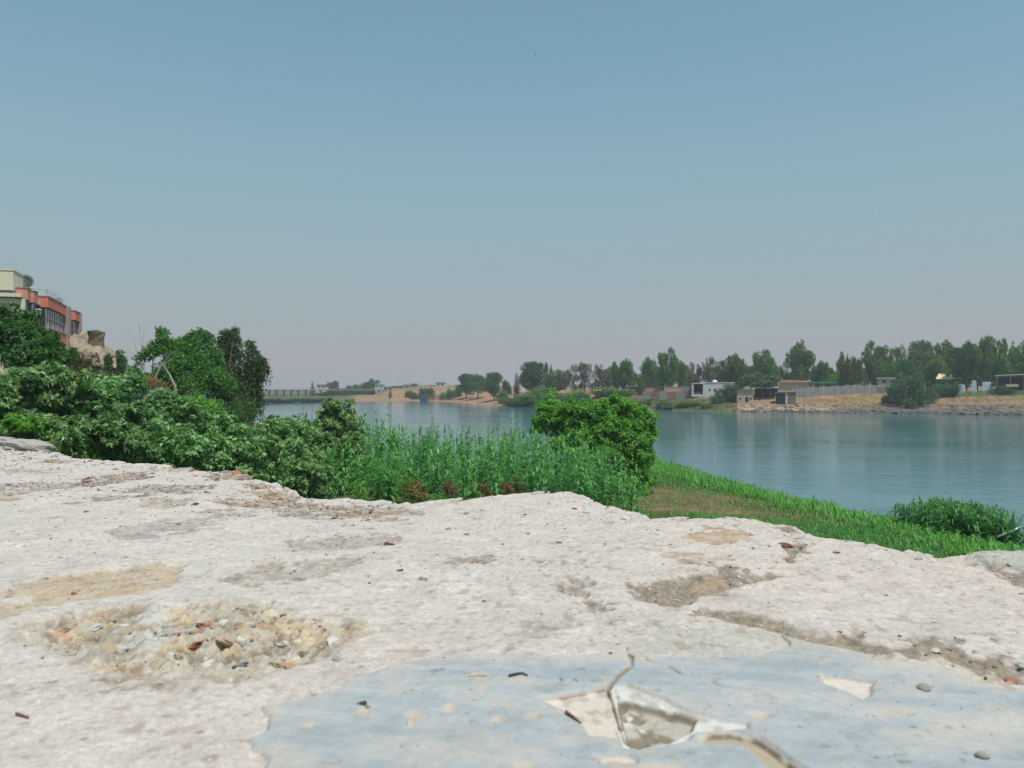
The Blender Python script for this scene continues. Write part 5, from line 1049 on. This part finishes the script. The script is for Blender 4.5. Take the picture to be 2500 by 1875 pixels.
# hut, shelter, stalls
o, w, h = place('hut', 'small beige hut with dark openings beside the feathery tree', 'hut', 1800, 1838, 967, 952, 12)
B('wall', BEIGEW, o, (-w / 2, w / 2, 0, 3.5, 0, h)); B('roof', BROWNW, o, (-w / 2 - .2, w / 2 + .2, -.4, 3.7, h + .002, h + .14)); B('door', DARKW, o, (.1, .9, -.05, .1, .1, 1.7)); [B('window', DARKW, o, (x, x + .5, -.05, .1, .9, 1.5)) for x in (-1.6, 1.3)]
o, w, h = place('shelter', 'dark open shelter with lumpy white tarpaulins on its roof', 'shelter', 1843, 1898, 966, 949, 15)
B('roof', DARKW, o, (-w / 2, w / 2, -.6, 4, h - .2, h)); [B('post', BROWNW, o, (x, x + .15, y, y + .15, 0, h - .203)) for x in (-w / 2 + .1, -w / 6, w / 6, w / 2 - .3) for y in (-.4, 3.6)]; B('shade_backing', DARKW, o, (-w / 2, w / 2, 3.8, 3.95, 0, h - .21))  # dark sheet behind the posts paints the shade inside the shelter
for k, x in enumerate((-2.2, -.9, 1.6, 2.6)):
    me = ROCKS[k].copy(); me.materials.append(WHITES); t = link('tarpaulin', me, None, o, (x, 1.0, h + .25)); t.scale = (.9, 1.3, .55)
o, w, h = place('hut', 'low hut with two dark doorways at the left end of the grey fence', 'hut', 1894, 1942, 971, 958, 9)
B('wall', GREYW, o, (-w / 2, w / 2, 0, 3, 0, h)); B('roof', BROWNW, o, (-w / 2 - .2, w / 2 + .2, -.3, 3.2, h + .002, h + .12)); B('doorway', DARKW, o, (-w / 2 + .2, -.2, -.05, .1, .1, h - .25)); B('doorway', BROWNW, o, (.7, w / 2 - .3, -.05, .1, .1, h - .25)); B('pillar', WHITEW, o, (.0, .5, -.08, .1, 0, h - .1))
o, w, h = place('roadside_building', 'long low building with pink and white roof below the tallest far trees', 'building', 1900, 1972, 940, 927, 46)
B('wall', BEIGEW, o, (-w / 2, w / 2, 0, 6, 0, h - .9)); B('roof', PINKROOF, o, (-w / 2 + 1, w / 2 + .3, -.6, 2.6, h - .88, h - .3)); B('upper_roof', WHITES, o, (-w / 2 + 1, w / 2 + .6, 2.7, 6.2, h - .6, h)); B('tower', BEIGEW, o, (-w / 2, -w / 2 + .95, 0, 2, h - .89, h + .8))
# grey panel fence
XA, XB = 1934, 2140; DA, DB = shoreD(1934) + 17, shoreD(2140) + 27; A3, B3 = W(XA, HY, DA), W(XB, HY, DB); NPN = 22
o = thing('panel_fence', 'long grey concrete panel fence climbing the golden slope', 'fence', (*A3[:2], 0)); dv = (B3 - A3)[:2]; Lf = np.linalg.norm(dv); ang = math.atan2(dv[1], dv[0]); o.rotation_euler = (0, 0, ang)
for k in range(NPN):
    s0, s1 = Lf * k / NPN, Lf * (k + 1) / NPN; pm = A3[:2] + dv * (k + .5) / NPN; zb = gz(*pm); hf = 2.5 + .15 * (k % 3)
    B('panel', GREYW, o, (s0 + .1, s1 - .1, -.04, .04, zb - .5, zb + hf)); B('post', BEIGEW if k % 4 == 0 else GREYW, o, (s0 - .09, s0 + .09, -.09, .09, zb - .5, zb + hf + .15))
o, w, h = place('awning', 'long teal sheet roof behind the grey fence', 'awning', 1968, 2068, 940, 932, 52)
B('roof', TEALM, o, (-w / 2, w / 2, -1, 2, h - .5, h)); [B('post', METAL, o, (x, x + .12, y, y + .12, 0, h - .503)) for x in np.linspace(-w / 2 + .1, w / 2 - .3, 6) for y in (-.8, 1.7)]
o, w, h = place('beige_house', 'two-storey beige house with dark window holes among the trees', 'house', 2143, 2184, 953, 924, 30)
B('wall', BEIGEW, o, (-w / 2, w / 2, 0, 6, 0, h)); B('roof', WHITEW, o, (-w / 2 - .3, w / 2 + .3, -.35, 6.3, h + .002, h + .25)); [B('window', DARKW, o, (x, x + .9, -.05, .1, h - 1.3, h - .6)) for x in (-1.1, 1.3)]; B('plinth', GREYW, o, (-w / 2 - .05, w / 2 - .8, -.5, -.07, 0, h * .45)); B('pillar', GREYW, o, (w / 2 - .5, w / 2, -.3, -.06, 0, h * .8))
for (x0, x1, lb) in ((2286, 2312, 'smaller left cream canvas roof among the dark trees'), (2314, 2346, 'larger right cream canvas roof among the dark trees')):
    o, w, h = place('kiosk', lb, 'kiosk', x0, x1, 940, 912, 32); q = MB()
    q.add([(-w/2, -1, h - 1.6), (w/2, -1, h - 1.6), (w/2, 3, h - 1.6), (-w/2, 3, h - 1.6), (-w/4, 1, h), (w/4, 1, h)], [(3, 2, 1, 0), (0, 1, 5, 4), (1, 2, 5), (2, 3, 4, 5), (3, 0, 4)]); q.build('roof', CREAM, o)
    [B('post', BROWNW, o, (x, x + .15, y, y + .15, 0, h - 1.603)) for x in (-w / 2 + .1, w / 2 - .3) for y in (-.8, 2.7)]; B('counter', DARKW, o, (-w / 2 + .3, w / 2 - .3, .5, 2.2, 0, h - 2.6))
o, w, h = place('canopy', 'wide white flat canopy over a dark terrace at the right edge', 'canopy', 2440, 2560, 945, 910, 26)
q = MB(); q.add([(-w/2, -2, h - .9), (w/2, -2, h - .2), (w/2, 4, h - .2), (-w/2, 4, h - .9), (-w/2, -2, h - .7), (w/2, -2, h), (w/2, 4, h), (-w/2, 4, h - .7)], [(3, 2, 1, 0), (4, 5, 6, 7), (0, 1, 5, 4), (1, 2, 6, 5), (2, 3, 7, 6), (3, 0, 4, 7)]); q.build('roof', WHITES, o)
[B('post', METAL, o, (x, x + .18, y, y + .18, 0, h - 1.0)) for x in np.linspace(-w / 2 + .3, w / 2 - .5, 5) for y in (-1.6, 3.6)]; B('shade_backing', DARKW, o, (-w / 2 + .6, w / 2, 3.9, 4.1, 0, h - 1.1)); B('terrace_floor', GREYW, o, (-w / 2, w / 2, -2, 4, 0, 1.2))  # dark sheet at the rear paints the shade beneath the canopy
o, w, h = place('table_stand', 'cream covered stand below the white canopy', 'stand', 2458, 2484, 948, 938, 22); B('cover', CREAM, o, (-w / 2, w / 2, -.4, 1, h - .7, h)); [B('leg', BROWNW, o, (x, x + .12, y, y + .12, 0, h - .703)) for x in (-w / 2 + .1, w / 2 - .25) for y in (-.3, .8)]
for (x0, x1, yt, lb) in ((2340, 2358, 939, 'pale blue tarpaulin stall left of the dark trunk'), (2372, 2385, 929, 'tall pale blue tarpaulin stall right of the dark trunk'), (2398, 2422, 932, 'widest pale blue tarpaulin stall below the bright tree')):
    o, w, h = place('stall', lb, 'stall', x0, x1, 948, yt, 25); q = MB(); q.add([(-w/2, 0, 0), (w/2, 0, 0), (w/2, 1.6, 0), (-w/2, 1.6, 0), (-w*.4, .4, h), (w*.25, .3, h * .94), (w*.3, 1.2, h * .97), (-w*.35, 1.3, h)], [(3, 2, 1, 0), (4, 5, 6, 7), (0, 1, 5, 4), (1, 2, 6, 5), (2, 3, 7, 6), (3, 0, 4, 7)]); q.build('tarpaulin', PALEBLUE, o); B('table', BROWNW, o, (-w / 2 - .2, w / 2 + .2, -.6, -.05, .6, .8))
# parked car
o, w, h = place('parked_car', 'small white car parked under the big dark tree by the fence', 'car', 2066, 2096, 950, 940, 34)
q = MB(); q.add([(-2.1, 0, .35), (2.1, 0, .35), (2.1, 1.7, .35), (-2.1, 1.7, .35), (-2.1, 0, .85), (2.1, 0, .9), (2.1, 1.7, .9), (-2.1, 1.7, .85)], [(3, 2, 1, 0), (4, 5, 6, 7), (0, 1, 5, 4), (1, 2, 6, 5), (2, 3, 7, 6), (3, 0, 4, 7)]); q.build('body', WHITES, o)
q = MB(); q.add([(-1.4, .08, .88), (1.5, .08, .9), (1.5, 1.62, .9), (-1.4, 1.62, .88), (-.7, .2, 1.45), (.9, .2, 1.45), (.9, 1.5, 1.45), (-.7, 1.5, 1.45)], [(4, 5, 6, 7), (0, 1, 5, 4), (1, 2, 6, 5), (2, 3, 7, 6), (3, 0, 4, 7)]); q.build('cabin', GLASS, o)
for x in (-1.3, 1.3):
    for y in (-.02, 1.5): q = MB(); q.tube([(x, y, .33), (x, y + .22, .33)], [.33, .33], 12); q.build('wheel', DARKW, o)
# distant houses
for (x0, x1, yt, D, lb, mt) in [(1272, 1294, 935, 352, 'white block half hidden right of the slim pointed tree', WHITEW),(985, 998, 945, 452, 'tiny white house on the sandy slope left of the bushes', WHITEW),(1003, 1018, 946, 455, 'tiny pinkish house on the sandy slope beside the white one', BEIGEW),(1064, 1086, 937, 478, 'flat white house on top of the sandy hill', WHITEW),(916, 936, 940, 500, 'hazy white house right of the bridge trees', WHITEW),(773, 796, 940, 512, 'hazy yellowish house at the bridge', CREAM)]:
    xc = (x0 + x1) / 2; X, Y, zt = W(xc, yt, D); z0 = gz(X, Y); w = (x1 - x0) / FPX * D; h = max(zt - z0, 2.2)
    o = thing('distant_house', lb, 'house', (X, Y, z0)); B('wall', mt, o, (-w / 2, w / 2, 0, 5, -.3, h)); B('roof', GREYW, o, (-w / 2 - .3, w / 2 + .3, -.4, 5.3, h + .003, h + .3)); [B('window', DARKW, o, (x, x + .9, -.08, .1, h - 1.7, h - .8)) for x in (-w * .3, w * .15)]
q = MB(); X, Y, zt = W(973, 918, 470); q.tube([(0, 0, 0), (0, 0, zt - gz(X, Y))], [.12, .06], 6); o = q.build('mast', METAL); o.location = (X, Y, gz(X, Y)); tag(o, 'thin mast standing on the sandy slope beyond the river', 'mast')
# old jetty
o = thing('jetty', 'old brown jetty on posts at the sandy shore', 'jetty', (*W(1072, HY, 397)[:2], 0)); w = 78 / FPX * 397
B('deck', BROWNW, o, (-w / 2, w / 2, 0, 3, 2.9, 3.2))
for k in range(12): x = -w / 2 + .3 + (w - .6) * k / 11; B('post', BROWNW, o, (x - .15, x + .15, .1, .4, -1.5, 2.897), (x - .15, x + .15, 2.5, 2.8, -1.5, 2.897))
B('rail', BROWNW, o, (-w / 2, w / 2, .05, .15, 1.5, 1.75))
o = thing('pontoon', 'dark blue pontoon moored at the left end of the jetty', 'pontoon', (*W(1035, HY, 391)[:2], 0)); BLUEM = plain('blue_steel', (0.03, 0.07, 0.13), .6, .3, .6, .1)
q = MB(); q.add([(-1.6, -1, -.4), (1.6, -1, -.4), (1.6, 2, -.4), (-1.6, 2, -.4), (-1.9, -1.2, 1.0), (1.9, -1.2, 1.0), (1.9, 2.2, 1.0), (-1.9, 2.2, 1.0)], [(3, 2, 1, 0), (4, 5, 6, 7), (0, 1, 5, 4), (1, 2, 6, 5), (2, 3, 7, 6), (3, 0, 4, 7)]); q.build('hull', BLUEM, o); B('pump_house', BLUEM, o, (-1.2, 1.0, -.4, 1.4, 1.003, 2.6))
# bridge
BRM = plain('bridge_concrete', (0.22, 0.22, 0.22), .9, .15, .2, .05)
DBR = 490; zd = CAMZ - (951 - HY) / FPX * DBR
o = thing('bridge', 'long grey road bridge on thin piers far upstream', 'bridge', (W(640, HY, DBR)[0], DBR, 0)); xs = [(x - 640) / FPX * DBR for x in (500, 1000)]
B('deck', BRM, o, (xs[0], xs[1], 0, 9, zd - .55, zd)); B('railing', METAL, o, (xs[0], xs[1], .1, .2, zd + .75, zd + .9))
for k in range(28):
    x = (492 + 18 * k + 16 - 640) / FPX * DBR; B('pier', BRM, o, (x - .22, x + .22, 3.5, 5.0, -1.5, zd - 1.003)); B('pier_cap', BRM, o, (x - .45, x + .45, .6, 8.4, zd - 1.0, zd - .553))
for k in range(24): x = xs[0] + (xs[1] - xs[0]) * (k + .5) / 24; B('rail_post', METAL, o, (x - .06, x + .06, .08, .22, zd + .003, zd + .747))

# ------------------------------------------------------------------ apartment block at the left
OR = plain('orange_render', (0.58, 0.165, 0.110), .85, .12, .6, .08); ORD = plain('shaded_orange_render', (0.52, 0.230, 0.185), .9, .12, .6, .08); CRW = plain('cream_render', (0.58, 0.555, 0.42), .9, .08, .25, .05); PNK = plain('pink_grey_render', (0.33, 0.25, 0.22), .9, .15, .6, .08)  # duller orange copy paints the weaker light on the camera-facing bays
C0 = W(65, 703, 72); C1 = W(192, 765, 97); dv = (C1 - C0)[:2]; LB = float(np.linalg.norm(dv)); angB = math.atan2(dv[1], dv[0]); ZB = 3.0; HB = C0[2] - ZB
apt = thing('apartment_block', 'cream apartment block with orange balcony fronts above the trees at the left', 'building', (C0[0], C0[1], ZB), angB)   # local x along the river front, y to its back (left), z up
B('wall', CRW, apt, (.02, LB - .02, .9, 13, -3, HB - .9)); B('end_wall', CRW, apt, (-.15, .0, .1, 13.2, -3, HB - 1.0))
B('cornice', CRW, apt, (-.55, LB + .1, .3, 13.4, HB - .88, HB - .55)); B('roof_slab', GREYW, apt, (-.2, LB, .92, 13, HB - .53, HB - .3))
B('penthouse', CRW, apt, (-.4, 3.2, .95, 13.3, HB - .29, HB + 1.45)); B('penthouse_coping', CRW, apt, (-.45, 3.3, .9, 13.4, HB + 1.453, HB + 1.6))
bays = [(0.15, 1.3, -.05, ORD), (2.6, 4.0, -.1, ORD), (7.2, 14.2, -.35, OR), (14.6, 17.6, -.2, OR), (23.0, 26.0, -.2, OR)]
for s in range(4):
    zt = HB - 3.15 * s
    for (x0, x1, y0, mt) in bays:
        p = B('balcony', mt, apt, (x0, x1, y0, .85, zt - 1.05, zt)); B('coping', PNK, p, (x0 - .06, x1 + .06, y0 - .06, .84, zt + .003, zt + .09))
        g_ = B('window', GLASS, apt, (x0 + .1, x1 - .1, y0 + .25, .8, zt - 3.1, zt - 1.06))
        nb = max(1, int((x1 - x0) / 1.1))
        for k in range(nb + 1): xx = x0 + .1 + (x1 - x0 - .2) * k / nb; B('frame', WHITEW if k % 2 else METAL, g_, (xx - .04, xx + .04, y0 + .2, y0 + .248, zt - 3.1, zt - 1.063))
        B('sill', METAL, g_, (x0 + .1, x1 - .1, y0 + .15, y0 + .197, zt - 2.15, zt - 2.05))
    for (x0, x1) in ((4.3, 7.0), (19.9, 22.8)):
        B('loggia_shade', DARKW, apt, (x0, x1, .86, .895, zt - 3.0, zt - .2)); B('parapet', OR if s else BROWNW, apt, (x0, x1, .3, .45, zt - 3.1, zt - 2.1)); B('curtain', WHITEW, apt, (x0 + .4, x0 + 1.1, .80, .84, zt - 2.9, zt - .8))  # recess shade painted as a flat dark sheet on the wall
    B('air_conditioner', WHITES, apt, (5.0, 5.9, -.1, .28, zt - 2.0, zt - 1.4))
for x0, x1 in ((17.9, 19.6), (26.05, 26.6)): B('pillar', PNK, apt, (x0, x1, -.35, .88, -3, HB + .05))
def on_roof(x, y, z): v = Matrix.Rotation(angB, 3, 'Z') @ Vector((x, y, 0)); return (C0[0] + v.x, C0[1] + v.y, ZB + z)
# satellite dish and roof items
o = thing('satellite_dish', 'large grey mesh satellite dish on the roof of the apartment block', 'satellite dish', on_roof(8.0, 1.9, HB - .3)); q = MB(); v = []; f = []
dirn = Vector((.25, -.8, .55)).normalized(); a_ = dirn.orthogonal().normalized(); b_ = dirn.cross(a_)
for i in range(5):
    for k in range(20): rr = .95 * i / 4; t = 2 * math.pi * k / 20; v.append(a_ * rr * math.cos(t) + b_ * rr * math.sin(t) + dirn * (.38 * (i / 4) ** 2) + Vector((0, 0, 1.5)))
for i in range(4):
    for k in range(20): f.append((i * 20 + k, i * 20 + (k + 1) % 20, (i + 1) * 20 + (k + 1) % 20, (i + 1) * 20 + k))
q.add(v, f); ds = q.build('dish', plain('mesh_metal', (0.06, 0.075, 0.07), .6, .2, 2, .05, .3), o, True)
sm_ = ds.modifiers.new('thickness', 'SOLIDIFY'); sm_.thickness = .04
q = MB(); q.tube([(0, 0, 0), (0, 0, 1.5)], [.07, .06], 6); q.build('mast', METAL, o); q = MB()
for k in range(3): t = 2.1 * k; q.tube([a_ * .85 * math.cos(t) + b_ * .85 * math.sin(t) + dirn * .3 + Vector((0, 0, 1.5)), dirn * 1.1 + Vector((0, 0, 1.5))], [.02, .02], 4)
q.build('feed_arm', METAL, o)
o = thing('water_tank', 'white roof tank behind the bright orange balconies', 'tank', on_roof(13, 3.5, HB - .3)); B('tank_body', WHITES, o, (-1.6, 1.6, -.8, .8, .4, 1.7)); B('stand', METAL, o, (-1.5, 1.5, -.7, .7, 0, .397))
o = thing('satellite_dish', 'small pale satellite dish near the far end of the apartment roof', 'satellite dish', on_roof(22, 1.4, HB - .3)); dm = ds.data.copy(); dm.materials.clear(); dm.materials.append(GREYW); d2 = link('dish', dm, None, o); d2.scale = (.65, .65, .65); d2.location = (0, 0, .2); m_ = d2.modifiers.new('thickness', 'SOLIDIFY'); m_.thickness = .04
q = MB(); q.tube([(0, 0, 0), (0, 0, 1.15)], [.05, .05], 6); q.build('mast', METAL, o)
o = thing('roof_pole', 'thin slanting pole on the roof right of the large dish', 'pole', on_roof(8.5, 1.2, HB - .3)); q = MB(); q.tube([(0, 0, 0), (.2, -.6, 1.1), (1.4, -1.0, .95)], [.05, .05, .04], 6); q.build('bent_tube', METAL, o)
for k, x in enumerate((15.0, 18.5)):
    o = thing('antenna', ('thin antenna above the bright orange balconies', 'thin antenna above the pink pillar')[k], 'antenna', on_roof(x, 1.2, HB - .3)); q = MB(); q.tube([(0, 0, 0), (0, 0, 2.0)], [.04, .03], 5); q.build('mast', METAL, o); B('crossbar', METAL, o, (-.5, .5, -.02, .02, 1.7, 1.74), (-.35, .35, -.02, .02, 1.5, 1.54))
B('laundry_line', WHITES, apt, (3.2, 4.4, -.42, -.38, HB - 3.35, HB - 3.2), (6.0, 7.0, -.42, -.38, HB - 3.4, HB - 3.25))

# ------------------------------------------------------------------ ruin beside the block
RUIN = plain('ruin_stone', (0.27, 0.225, 0.165), .95, .4, .9, .6); RUIND = plain('ruin_dark_stone', (0.16, 0.125, 0.085), .95, .4, 1.2, .6)
DR = 92; bR = np.array([*W(255, HY, DR)[:2], gz(*W(255, HY, DR)[:2])])
ruin = thing('ruin', 'crumbling sandstone ruin with a stubby broken turret beside the apartment block', 'ruin', bR)
r = np.random.default_rng(91)
def lumpy(prof, dep, mat, name, parent, seed, amp=.25, ny=8):
    """Masonry mass from an outline of (px, py) tops: solid, with lumpy faces."""
    xs = np.linspace(prof[0][0], prof[-1][0], 40); ty = np.interp(xs, *zip(*prof)); nz_ = 22; V = []
    for j in range(ny):
        y = dep * (j / (ny - 1) - .5); edge = abs(j / (ny - 1) - .5) * 2
        for i, x in enumerate(xs):
            P = W(x, ty[i], DR) - bR; V.append((P[0], y, max(P[2] - edge ** 3 * .9 + fbm(np.array([x / 9.]), np.array([y * 1.3]), seed, 3)[0] * amp, .05)))
    nx = len(xs); F = [(j * nx + i, j * nx + i + 1, (j + 1) * nx + i + 1, (j + 1) * nx + i) for j in range(ny - 1) for i in range(nx - 1)]
    n0 = len(V); rows = [list(range(nx))]      # front face
    for kz in range(1, nz_):
        row = []
        for i in range(nx):
            p = V[i]; z = p[2] * (1 - kz / (nz_ - 1)) - .3 * kz / (nz_ - 1); row.append(len(V)); V.append((p[0], p[1] - .8 * kz / (nz_ - 1) + fbm(np.array([p[0] * 1.4]), np.array([z * 1.6]), seed + 3, 4)[0] * amp * 1.8 + r.uniform(-.16, .16), z))
        rows.append(row)
    for a, c in zip(rows[:-1], rows[1:]): F += [(c[i], c[i + 1], a[i + 1], a[i]) for i in range(nx - 1)]
    q = MB(); q.add(V, F)
    bk = (ny - 1) * nx; sd = [[j * nx + e for j in range(ny)] for e in (0, nx - 1)]
    for s_ in sd:
        for j in range(ny - 1):
            a, b2 = s_[j], s_[j + 1]; va, vb = V[a], V[b2]; q.add([va, vb, (vb[0], vb[1], -.3), (va[0], va[1], -.3)], [(0, 1, 2, 3)])
    q.add([V[bk], V[bk + nx - 1], (V[bk + nx - 1][0], V[bk + nx - 1][1], -.3), (V[bk][0], V[bk][1], -.3)], [(0, 1, 2, 3)])
    return q.build(name, mat, parent, False)
lumpy([(186,838),(196,815),(204,822),(212,836),(222,834),(250,842),(262,850),(272,862),(285,890),(300,940)], 5, RUIN, 'masonry', ruin, 11, .6)
lumpy([(255,874),(266,868),(290,864),(300,870),(304,905),(306,945)], 2.5, RUIN, 'broken_wall', ruin, 15, .35)
q = MB(); s = W(236, 848, DR - .5) - bR; prof = [(0, 1.0), (.5, .94), (1.0, .90), (1.4, .92), (1.7, .97), (1.95, 1.02)]; v = []; f = []
for i, (z, rad) in enumerate(prof):
    for k in range(14): t = 2 * math.pi * k / 14; rr = rad * .92 * (1 + r.uniform(-.10, .10)); v.append((s[0] + rr * math.cos(t), s[1] + rr * math.sin(t), s[2] - .4 + z * 1.15 + (r.uniform(-.15, .1) if i == 5 else 0)))
for i in range(5):
    for k in range(14): f.append((i * 14 + k, i * 14 + (k + 1) % 14, i * 14 + 14 + (k + 1) % 14, i * 14 + 14 + k))
f.append(tuple(70 + k for k in range(14))); q.add(v, f); q.build('turret', RUIND, ruin)
for k in range(26):
    me = ROCKS[k % 4]; x = r.uniform(190, 290); yy = np.interp(x, [190, 250, 290], [850, 862, 905]) + r.uniform(0, 60); P = W(x, yy, DR) - bR
    key = ('ruin', k % 4)
    if key not in mesh_cache: mm_ = me.copy(); mm_.materials.append(RUIN if k % 2 else RUIND); mesh_cache[key] = mm_
    t = link('fallen_stone', mesh_cache[key], None, ruin, (P[0], -2.7 + r.uniform(-.5, .3), P[2])); sc = r.uniform(.2, .55); t.scale = (sc, sc, sc); t.rotation_euler = (0, 0, r.uniform(0, 6))
t = stone; q = None
for (x, top, wpx, lb) in ((264, 864, 20, 'shorter columnar shrub on the ruined wall'), (295, 853, 24, 'taller columnar shrub at the right end of the ruined wall')):
    bl = [(x + r.uniform(-2, 2), y, wpx / 2 * (.85 if y > 870 else .8), DR - 3) for y in np.arange(top + wpx * .45, 930, 11)]
    plant('columnar_shrub', lb, 'shrub', bl, L_FARDARK, 'shell', .22, 26, None, .08, int(x), crown='foliage', trunk='stem')

# ------------------------------------------------------------------ bird
X, Y, Z = W(1308, 133, 24); o = thing('bird', 'tiny dark bird high in the empty sky', 'bird', (X, Y, Z), .6, None, (.4, .4, .4)); BIRDM = plain('bird_dark', (0.03, 0.03, 0.035), .8, .2, 20, 0)
q = MB(); q.tube([(0, -.07, 0), (0, -.03, .005), (0, .03, 0), (0, .09, .005)], [.006, .02, .018, .004], 7); q.build('body', BIRDM, o, True)
for s in (-1, 1): q = MB(); q.add([(0, -.03, .008), (0, .03, .008), (s * .07, .015, .035), (s * .13, .02, .02), (s * .07, -.03, .035)], [(0, 1, 2, 4), (4, 2, 3)]); q.build('wing', BIRDM, o)

# ------------------------------------------------------------------ haze
q = MB(); q.box(-1050, 1050, -130, 1600, -3.2, 21.0); hz = q.build('haze', None); tag(hz, 'thin pale summer haze over the river', kind='stuff')
m = bpy.data.materials.new('haze'); m.use_nodes = True; nt = m.node_tree; nt.nodes.clear(); out = nt.nodes.new('ShaderNodeOutputMaterial'); pv = nt.nodes.new('ShaderNodeVolumePrincipled')
pv.inputs['Color'].default_value = (0.82, 0.90, 0.97, 1); pv.inputs['Density'].default_value = 0.00042; pv.inputs['Anisotropy'].default_value = 0.2
nt.links.new(pv.outputs[0], out.inputs['Volume']); hz.data.materials.append(m)
